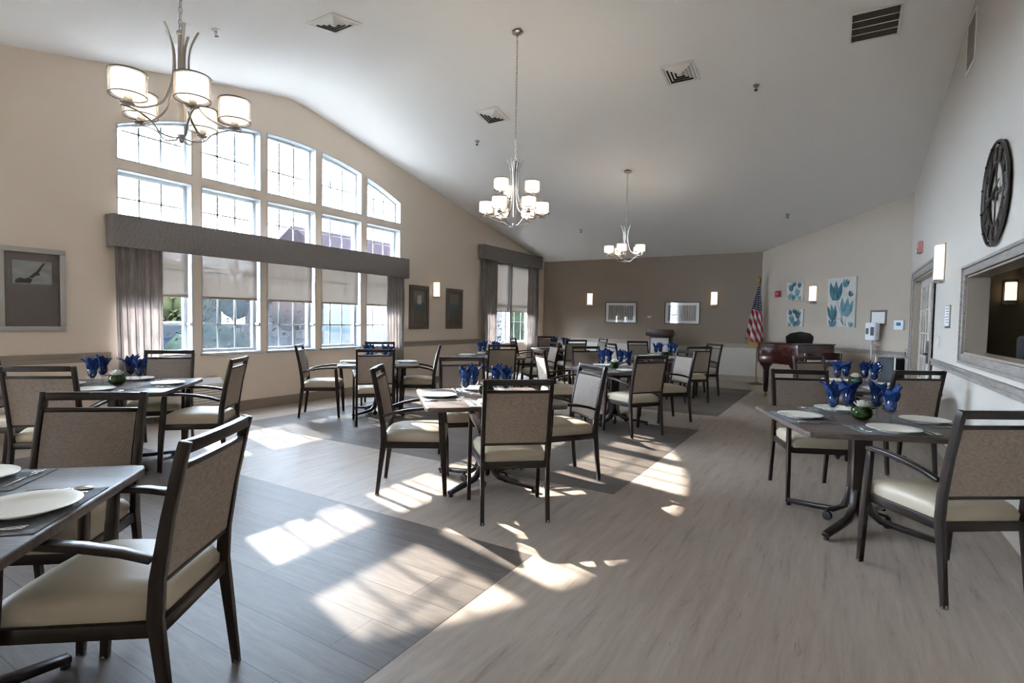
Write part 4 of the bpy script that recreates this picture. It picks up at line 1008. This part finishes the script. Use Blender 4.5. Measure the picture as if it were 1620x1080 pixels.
# ------------------------------------------------------------------ flag, lectern, piano
t=thing('flag_stand','united states flag hanging on a brass-tipped pole by the taupe wall','flag',(-1.50,12.80,0))
m=MB(); m.lathe([(0.15,0.0),(0.15,0.012),(0.10,0.03),(0.03,0.05),(0.02,0.10),(0.001,0.10)],n=24); m.build('base', M['gold'], t)
m=MB(); m.lathe([(0.014,0.05),(0.013,2.12)],n=10); m.build('pole', M['gold'], t)
m=MB(); m.lathe([(0.013,2.115),(0.03,2.14),(0.02,2.17),(0.03,2.20),(0.05,2.24),(0.04,2.30),(0.001,2.36)],n=12); m.build('finial', M['gold'], t)
def flag_mat():
    m,nt,b,out=new_mat('striped_flag_cloth'); setin(b,Roughness=0.75)
    uv=N(nt,'ShaderNodeUVMap'); sp_=N(nt,'ShaderNodeSeparateXYZ'); nt.links.new(uv.outputs[0],sp_.inputs[0])
    k=N(nt,'ShaderNodeMath',operation='MULTIPLY'); k.inputs[1].default_value=6.5; nt.links.new(sp_.outputs['Y'],k.inputs[0])
    fr=N(nt,'ShaderNodeMath',operation='FRACT'); nt.links.new(k.outputs[0],fr.inputs[0])
    st=ramp(nt,fr.outputs[0],[(0.0,(0.33,0.01,0.02)),(0.498,(0.33,0.01,0.02)),(0.502,(0.55,0.53,0.50)),(1.0,(0.55,0.53,0.50))])
    vo=N(nt,'ShaderNodeTexVoronoi',feature='F1'); setin(vo,Scale=1.0,Randomness=0.0)
    mp=N(nt,'ShaderNodeMapping'); mp.inputs['Scale'].default_value=(26,17,1); nt.links.new(uv.outputs[0],mp.inputs['Vector']); nt.links.new(mp.outputs['Vector'],vo.inputs['Vector'])
    stars=ramp(nt,vo.outputs['Distance'],[(0.0,(0.5,0.5,0.5)),(0.24,(0.5,0.5,0.5)),(0.28,(0.012,0.016,0.05)),(1.0,(0.012,0.016,0.05))])
    gx=N(nt,'ShaderNodeMath',operation='LESS_THAN'); gx.inputs[1].default_value=0.42; nt.links.new(sp_.outputs['X'],gx.inputs[0])
    gy=N(nt,'ShaderNodeMath',operation='GREATER_THAN'); gy.inputs[1].default_value=6/13; nt.links.new(sp_.outputs['Y'],gy.inputs[0])
    an=N(nt,'ShaderNodeMath',operation='MULTIPLY'); nt.links.new(gx.outputs[0],an.inputs[0]); nt.links.new(gy.outputs[0],an.inputs[1])
    mx=N(nt,'ShaderNodeMixRGB'); nt.links.new(an.outputs[0],mx.inputs['Fac']); nt.links.new(st,mx.inputs['Color1']); nt.links.new(stars,mx.inputs['Color2'])
    nt.links.new(mx.outputs['Color'],b.inputs['Base Color']); return m
def flag_cloth():
    # the flag hangs in a narrow cone of folds below the finial
    nu,nv=44,26; me=bpy.data.meshes.new('flag_cloth'); bm=bmesh.new(); uvl=bm.loops.layers.uv.new('UVMap'); G=[]
    for j in range(nv+1):
        row=[]; v=j/nv                                   # v=1 at the top
        for i in range(nu+1):
            u=-1+2*i/nu; hw=0.022+0.155*(1-v)**0.8; amp=0.006+0.032*(1-v)
            a=u*7.5+(1-v)*2.2
            row.append(bm.verts.new((0.005+u*hw-0.05*(1-v)+0.35*amp*sin(a*1.3), -0.03-amp*(1.1+cos(a)), 2.115-1.20*(1-v)-0.07*(1-v)*u)))
        G.append(row)
    for j in range(nv):
        for i in range(nu):
            f=bm.faces.new((G[j][i],G[j][i+1],G[j+1][i+1],G[j+1][i])); f.smooth=True
            for l,(a,b_) in zip(f.loops,((i,j),(i+1,j),(i+1,j+1),(i,j+1))):
                u=-1+2*a/nu; v=b_/nv; l[uvl].uv=(1-v, 0.25+0.2*u+0.8*v)
    bm.to_mesh(me); bm.free(); me.materials.append(flag_mat())
    o=bpy.data.objects.new('flag_cloth',me); COL.objects.link(o); o.parent=t
    o.modifiers.new('thick','SOLIDIFY').thickness=0.004
flag_cloth()
m=MB()
for k in range(9):
    x=-0.17+0.024*k; m.tube([(x,-0.06+0.01*sin(k*2.1),0.96-0.008*k),(x-0.006,-0.065+0.01*cos(k),0.89-0.008*k),(x+0.004,-0.06,0.83+0.02*(k%3)-0.008*k)],[0.015,0.014,0.006],6)
m.build('gold_fringe', plain('gold_fringe',(0.50,0.30,0.07),0.6), t)

t=thing('lectern','dark walnut lectern with white front panel standing against the taupe wall','lectern',(-3.50,12.45,0),radians(6))
m=MB(); m.box(-0.24,0.24,-0.18,0.20,0.06,1.0); m.box(-0.27,0.27,-0.22,0.24,0.0,0.06); m.build('body', M['walnut'], t, bevel=0.006)
m=MB(); m.prism([(-0.25,1.0),(0.26,1.0),(0.26,1.03),(-0.25,1.15)],-0.31,0.31,0); m.T=Matrix.Identity(4); m.build('slanted_top', M['walnut'], t, bevel=0.008)
m=MB(); m.box(-0.20,0.20,-0.186,-0.1805,0.60,0.955); m.build('front_panel', M['paper'], t, bevel=0.002)
m=MB()
for k in range(3): m.tube([(0.02+(0.07+0.025*k)*cos(a),-0.187,0.775+(0.045+0.018*k)*sin(a)) for a in [pi*0.15+pi*0.7*i/10 for i in range(11)]],0.003,5)
for k in range(7): m.box(-0.09+0.03*k,-0.072+0.03*k,-0.1875,-0.1865,0.745,0.762)
m.build('panel_emblem', plain('grey_print',(0.30,0.32,0.34),0.6), t)

t=thing('baby_grand_piano','polished mahogany grand piano against the corner wall beside the flag','piano',(-1.33,10.80,0),math.atan2(-0.669,0.743))
PL,PW=1.03,0.78
def outline(off=0.0):
    pts=[(PL-0.0-off,0.0+off)]
    pts+=[(PL-off,PW-off)]
    for k in range(13):                                   # bent side curving in to the tail
        u=k/12; x=PL-0.3-(PL-0.47)*u; y=PW-0.34*(0.5-0.5*cos(pi*u)); pts.append((x,y-off))
    for k in range(9):
        a=pi/2+pi*k/8; pts.append((0.17+(0.17-off)*cos(a), 0.23+(0.23-off)*sin(a)))
    return pts
m=MB(); m.prism(outline(),0.62,0.965,2); m.build('case', M['mahogany'], t, bevel=0.006)
m=MB(); m.prism([(x,y) for x,y in outline(-0.012) if True],0.967,0.99,2); m.build('lid', M['mahogany'], t, bevel=0.005)
m=MB(); m.box(PL+0.001,PL+0.16,0.02,PW-0.02,0.62,0.70); m.box(PL+0.001,PL+0.16,0.0,0.04,0.62,0.84); m.box(PL+0.001,PL+0.16,PW-0.04,PW,0.62,0.84); m.build('key_bed', M['mahogany'], t, bevel=0.006)
m=MB(); m.box(PL+0.04,PL+0.15,0.045,PW-0.045,0.701,0.72); m.build('white_keys', M['paper'], t)
m=MB(); m.prism([(0.10,0.99),(PW-0.12,0.99),(PW-0.10,1.10),(PW-0.18,1.16),(PW*0.5,1.19),(0.18,1.16),(0.08,1.10)],PL-0.36,PL-0.335,0); m.build('music_desk', M['black'], t, bevel=0.005)
for x,y in ((0.16,0.17),(PL-0.12,0.12),(PL-0.12,PW-0.14)):
    m=MB(); m.lathe([(0.13,0.62),(0.105,0.57),(0.065,0.53),(0.055,0.47),(0.05,0.30),(0.04,0.10),(0.035,0.075)],(x,y,0),6); leg=m.build('leg', M['mahogany'], t, bevel=0.003)
    m=MB(); m.lathe([(0.012,0.075),(0.014,0.05)],(x,y,0),8); m.T=Matrix.Translation((x,y,0.026))@Matrix.Rotation(pi/2,4,'X'); m.lathe([(0.01,-0.012),(0.026,-0.01),(0.026,0.01),(0.01,0.012)],n=14); m.build('caster', M['gold'], leg)

# ------------------------------------------------------------------ outside
def leaf_mat(name,c1,c2):
    g1=sum(c1)/3; g2=sum(c2)/3; c1=tuple((0.6*x+0.4*g1)*0.42 for x in c1); c2=tuple((0.6*x+0.4*g2)*0.42 for x in c2)
    m,nt,b,out=new_mat(name); b.inputs['Specular IOR Level'].default_value=0.0; nz=N(nt,'ShaderNodeTexNoise'); setin(nz,Scale=3.5,Detail=6.0); nt.links.new(coords(nt),nz.inputs['Vector'])
    nt.links.new(ramp(nt,nz.outputs['Fac'],[(0.3,c1),(0.7,c2)]),b.inputs['Base Color']); setin(b,Roughness=0.7); return m
M['leaf']=leaf_mat('green_foliage',(0.006,0.017,0.004),(0.024,0.044,0.012)); M['leaf2']=leaf_mat('blue_green_foliage',(0.009,0.019,0.012),(0.026,0.04,0.026)); M['leaf3']=leaf_mat('autumn_foliage',(0.05,0.015,0.006),(0.10,0.045,0.02)); M['leaf4']=leaf_mat('yellow_green_foliage',(0.022,0.03,0.005),(0.065,0.065,0.016))
M['lawn']=leaf_mat('mown_lawn',(0.011,0.021,0.006),(0.02,0.034,0.01)); M['asphalt']=plain('asphalt',(0.011,0.011,0.012),0.9,spec=0.0,var=0.2,scale=3)
M['bark']=plain('bark',(0.02,0.016,0.012),0.9,spec=0.0,var=0.3,scale=12,bmp=0.5)
GZ=-0.25
m=MB(); m.box(-13.0,XO-0.001,-30,70,GZ-0.2,GZ); struct(m.build('ground_lawn', M['lawn'], smooth=0))
m=MB(); m.box(-80,-13.0,-60,120,GZ-0.2,GZ-0.02); struct(m.build('ground_asphalt', M['asphalt'], smooth=0))
def leafball(m,c,r,n,size,seed,sz=1.0):
    rnd=random.Random(seed)
    for _ in range(n):
        a=rnd.uniform(0,2*pi); u=rnd.uniform(-1,1); q=sqrt(1-u*u); rad=r*(0.72+0.33*rnd.random())
        p=Vector((c[0]+rad*q*cos(a),c[1]+rad*q*sin(a),c[2]+rad*u*sz))
        d=Vector((rnd.gauss(0,1),rnd.gauss(0,1),rnd.gauss(0,1))).normalized(); e=d.orthogonal().normalized(); f=d.cross(e)
        s=size*rnd.uniform(0.6,1.4); m.add([p+e*s,p+f*s*0.5,p-e*s,p-f*s*0.5],[(0,1,2,3)])
def core(m,c,r,sz=1.0,seed=0):
    rnd=random.Random(seed); n=18; k=9
    secs=[]
    for i in range(k+1):
        t_=pi*i/k; secs.append([(c[0]+max(r*sin(t_),0.01)*(0.88+0.1*rnd.random())*cos(2*pi*j/n),c[1]+max(r*sin(t_),0.01)*(0.88+0.1*rnd.random())*sin(2*pi*j/n),c[2]-r*sz*cos(t_)) for j in range(n)])
    m.loft(secs)
def bush(x,y,r,sz,mat,label,seed):
    m=MB(); core(m,(x,y,GZ+r*sz*0.8),r*0.9,sz,seed); leafball(m,(x,y,GZ+r*sz*0.8),r,700,0.05,seed,sz)
    tag(m.build('garden_bush', mat, smooth=180),label,'bush','shrubs outside the windows')
def tree(x,y,h,r,mat,label,seed,nl=1500):
    t=thing('tree',label,'tree',(x,y,GZ-0.02),0,'trees outside the windows')
    m=MB(); m.tube([(0,0,0),(0.04,0.02,h*0.35),(0.0,0.05,h*0.7)],[0.14,0.10,0.05],8); m.build('trunk', M['bark'], t)
    m=MB(); rnd=random.Random(seed)
    for k in range(6):
        c=(rnd.uniform(-r,r)*0.55,rnd.uniform(-r,r)*0.55,h*0.68+rnd.uniform(-0.3,0.45)*r); rr=r*rnd.uniform(0.45,0.7)
        core(m,c,rr*0.8,0.9,seed+k); leafball(m,c,rr,nl//6,0.10,seed+k,0.9)
    m.build('crown', mat, t, smooth=180)
bush(-10.2,5.75,0.95,0.85,M['leaf2'],'round clipped bush outside the second bay of the big window',4)
bush(-9.9,7.75,0.7,0.75,M['leaf2'],'low rounded bush outside the middle window bay',5)
bush(-9.7,4.2,0.55,0.7,M['leaf'],'small dark shrub outside the curtained end bay',6)
bush(-11.6,7.15,0.6,0.9,M['leaf'],'shrub between the two rounded bushes outside',7)
bush(-9.4,16.9,1.3,1.2,M['leaf'],'dark shrub outside the small curtained window',8)
bush(-8.2,10.1,0.45,1.5,M['leaf'],'upright green shrub outside the bay nearest the slim pictures',9)
tree(-21.0,10.6,3.5,1.7,M['leaf4'],'yellow-green tree beyond the parked car',21)
tree(-21.0,15.6,3.3,1.7,M['leaf3'],'autumn orange tree seen through the middle bay',22)
tree(-27.0,17.2,3.6,2.0,M['leaf2'],'grey-green tree behind the round bush',23)
tree(-10.6,14.0,5.6,1.7,M['leaf'],'green tree outside the last bay of the big window',24,2200)
tree(-12.0,20.5,6.0,2.4,M['leaf'],'tall green tree outside the small window',25)
# parked car
def wheel(m,x,y,z,r,w,ax='y'):
    m.T=Matrix.Translation((x,y,z))@Matrix.Rotation(pi/2,4,'X'); m.lathe([(r*0.55,-w),(r,-w*0.8),(r,w*0.8),(r*0.55,w)],n=18); m.T=Matrix.Identity(4)
t=thing('parked_car','dark blue car parked outside, seen past the curtain panel','car',(-16.4,7.9,GZ-0.02),radians(90))
prof=[(-2.1,0.25),(-2.15,0.55),(-1.95,0.78),(-1.2,0.86),(-0.65,1.32),(0.75,1.36),(1.45,0.92),(2.05,0.86),(2.15,0.5),(2.1,0.25)]
m=MB(); m.prism(prof,-0.85,0.85,1); m.build('car_body', plain('navy_car_paint',(0.004,0.006,0.012),0.5,spec=0.05), t, bevel=0.06, seg=3)
m=MB(); m.prism([(-1.1,0.9),(-0.62,1.27),(0.7,1.3),(1.3,0.94)],-0.862,0.862,1); m.build('car_windows', plain('car_glass',(0.01,0.012,0.014),0.5,spec=0.05), t)
for x in (-1.35,1.35):
    for y in (-0.8,0.8):
        m=MB(); wheel(m,x,y,0.31,0.31,0.1); m.build('wheel', M['rubber'], t)
# white van with a teal stripe, seen from behind
t=thing('white_van','white van with teal stripe parked outside the fourth bay','van',(-12.6,11.6,GZ-0.02),radians(62))
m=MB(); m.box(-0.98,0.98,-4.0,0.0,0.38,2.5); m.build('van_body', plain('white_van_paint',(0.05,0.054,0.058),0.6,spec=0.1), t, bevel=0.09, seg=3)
m=MB(); m.box(-0.99,0.99,-3.8,0.012,1.18,1.30); m.build('teal_stripe', plain('teal_stripe',(0.008,0.026,0.029),0.6,spec=0.1), t)
for sx in (-1,1):
    m=MB(); m.box(sx*0.08 if sx>0 else -0.80,0.80 if sx>0 else -0.08,0.004,0.014,1.5,2.1); m.build('rear_window', plain('van_glass',(0.01,0.013,0.016),0.5,spec=0.05), t, bevel=0.003)
    m=MB(); m.box(sx*0.9-0.05,sx*0.9+0.05,0.004,0.02,0.8,1.12); m.build('tail_light', M['red'], t, bevel=0.004)
m=MB(); m.box(-0.2,0.2,0.004,0.014,0.85,1.02); m.build('number_plate', M['grey_cart'], t)
m=MB(); m.box(-0.98,0.98,0.01,0.12,0.42,0.55); m.build('bumper', M['white_plastic'], t, bevel=0.02)
for x in (-0.85,0.85):
    for y in (-0.8,-3.2):
        m=MB(); m.T=Matrix.Translation((x,y,0.34))@Matrix.Rotation(pi/2,4,'Y'); m.lathe([(0.18,-0.11),(0.34,-0.09),(0.34,0.09),(0.18,0.11)],n=18); m.build('wheel', M['rubber'], t)
# neighbouring building
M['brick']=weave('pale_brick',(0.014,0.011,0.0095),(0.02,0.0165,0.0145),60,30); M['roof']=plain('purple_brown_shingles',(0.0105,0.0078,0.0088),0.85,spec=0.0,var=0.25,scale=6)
t=thing('neighbour_building','pale brick building with purple-brown roof across the car park','building',(-33.0,36.0,GZ))
m=MB(); m.box(-6,6,-11,24,0,4.0); m.build('building_wall', M['brick'], t, smooth=0)
m=MB(); m.prism([(-7,3.8),(7,3.8),(0,7.9)],-11.6,24.6,1); m.build('roof', M['roof'], t, smooth=0)
for k in range(7):
    m=MB(); m.box(6.0,6.06,-9.2+4*k,-7.4+4*k,1.1,3.0); w=m.build('building_window', M['trim_white'], t)
    m=MB(); m.box(6.06,6.07,-9.05+4*k,-7.55+4*k,1.25,2.85); m.build('window_glass', plain('dark_window_glass',(0.008,0.01,0.012),0.5,spec=0.05), w)
t=thing('low_building','low grey building seen behind the blinds of the first bays','building',(-44.0,8.0,GZ))
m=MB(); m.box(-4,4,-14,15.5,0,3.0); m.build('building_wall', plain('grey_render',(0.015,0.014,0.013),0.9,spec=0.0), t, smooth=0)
m=MB(); m.prism([(-5,2.9),(5,2.9),(0,4.3)],-14.6,15.9,1); m.build('roof', M['roof'], t, smooth=0)
t=thing('street_lamp','slim street lamp post seen through the second bay','street lamp',(-15.0,9.2,GZ-0.02))
m=MB(); m.lathe([(0.06,0),(0.05,0.3),(0.035,2.7)],n=10); m.build('pole', M['dark_metal'], t)
m=MB(); m.lathe([(0.04,2.7),(0.12,2.8),(0.14,3.0),(0.04,3.1)],n=12); m.build('lamp_head', M['dark_metal'], t)

# ------------------------------------------------------------------ light
SUN_AZ=Vector((1.0,-0.262,0)).normalized(); TAN_E=0.597
el=math.atan(TAN_E); d=Vector((SUN_AZ.x*cos(el),SUN_AZ.y*cos(el),-sin(el)))
sun=bpy.data.lights.new('sun','SUN'); sun.energy=8.6; sun.angle=radians(0.55); sun.color=(1.0,0.93,0.85)
so=bpy.data.objects.new('sun',sun); COL.objects.link(so); so.rotation_euler=d.to_track_quat('-Z','Y').to_euler(); so.location=(-20,8,12)
w=bpy.data.worlds.new('world'); SC.world=w; w.use_nodes=True; nt=w.node_tree
bg=nt.nodes['Background']; bg.inputs['Color'].default_value=(0.67,0.80,1.0,1); bg.inputs['Strength'].default_value=19.5     # bright hazy sky

SC.view_settings.view_transform='Standard'; SC.view_settings.look='None'; SC.view_settings.gamma=1.0; SC.view_settings.exposure=1.93
SC.view_settings.use_curve_mapping=False
cy=SC.cycles
cy.use_denoising=True; cy.filter_width=1.0; cy.max_bounces=10; cy.diffuse_bounces=5; cy.glossy_bounces=4; cy.transmission_bounces=6; cy.transparent_max_bounces=16
cy.sample_clamp_indirect=8.0; cy.caustics_reflective=False; cy.caustics_refractive=False
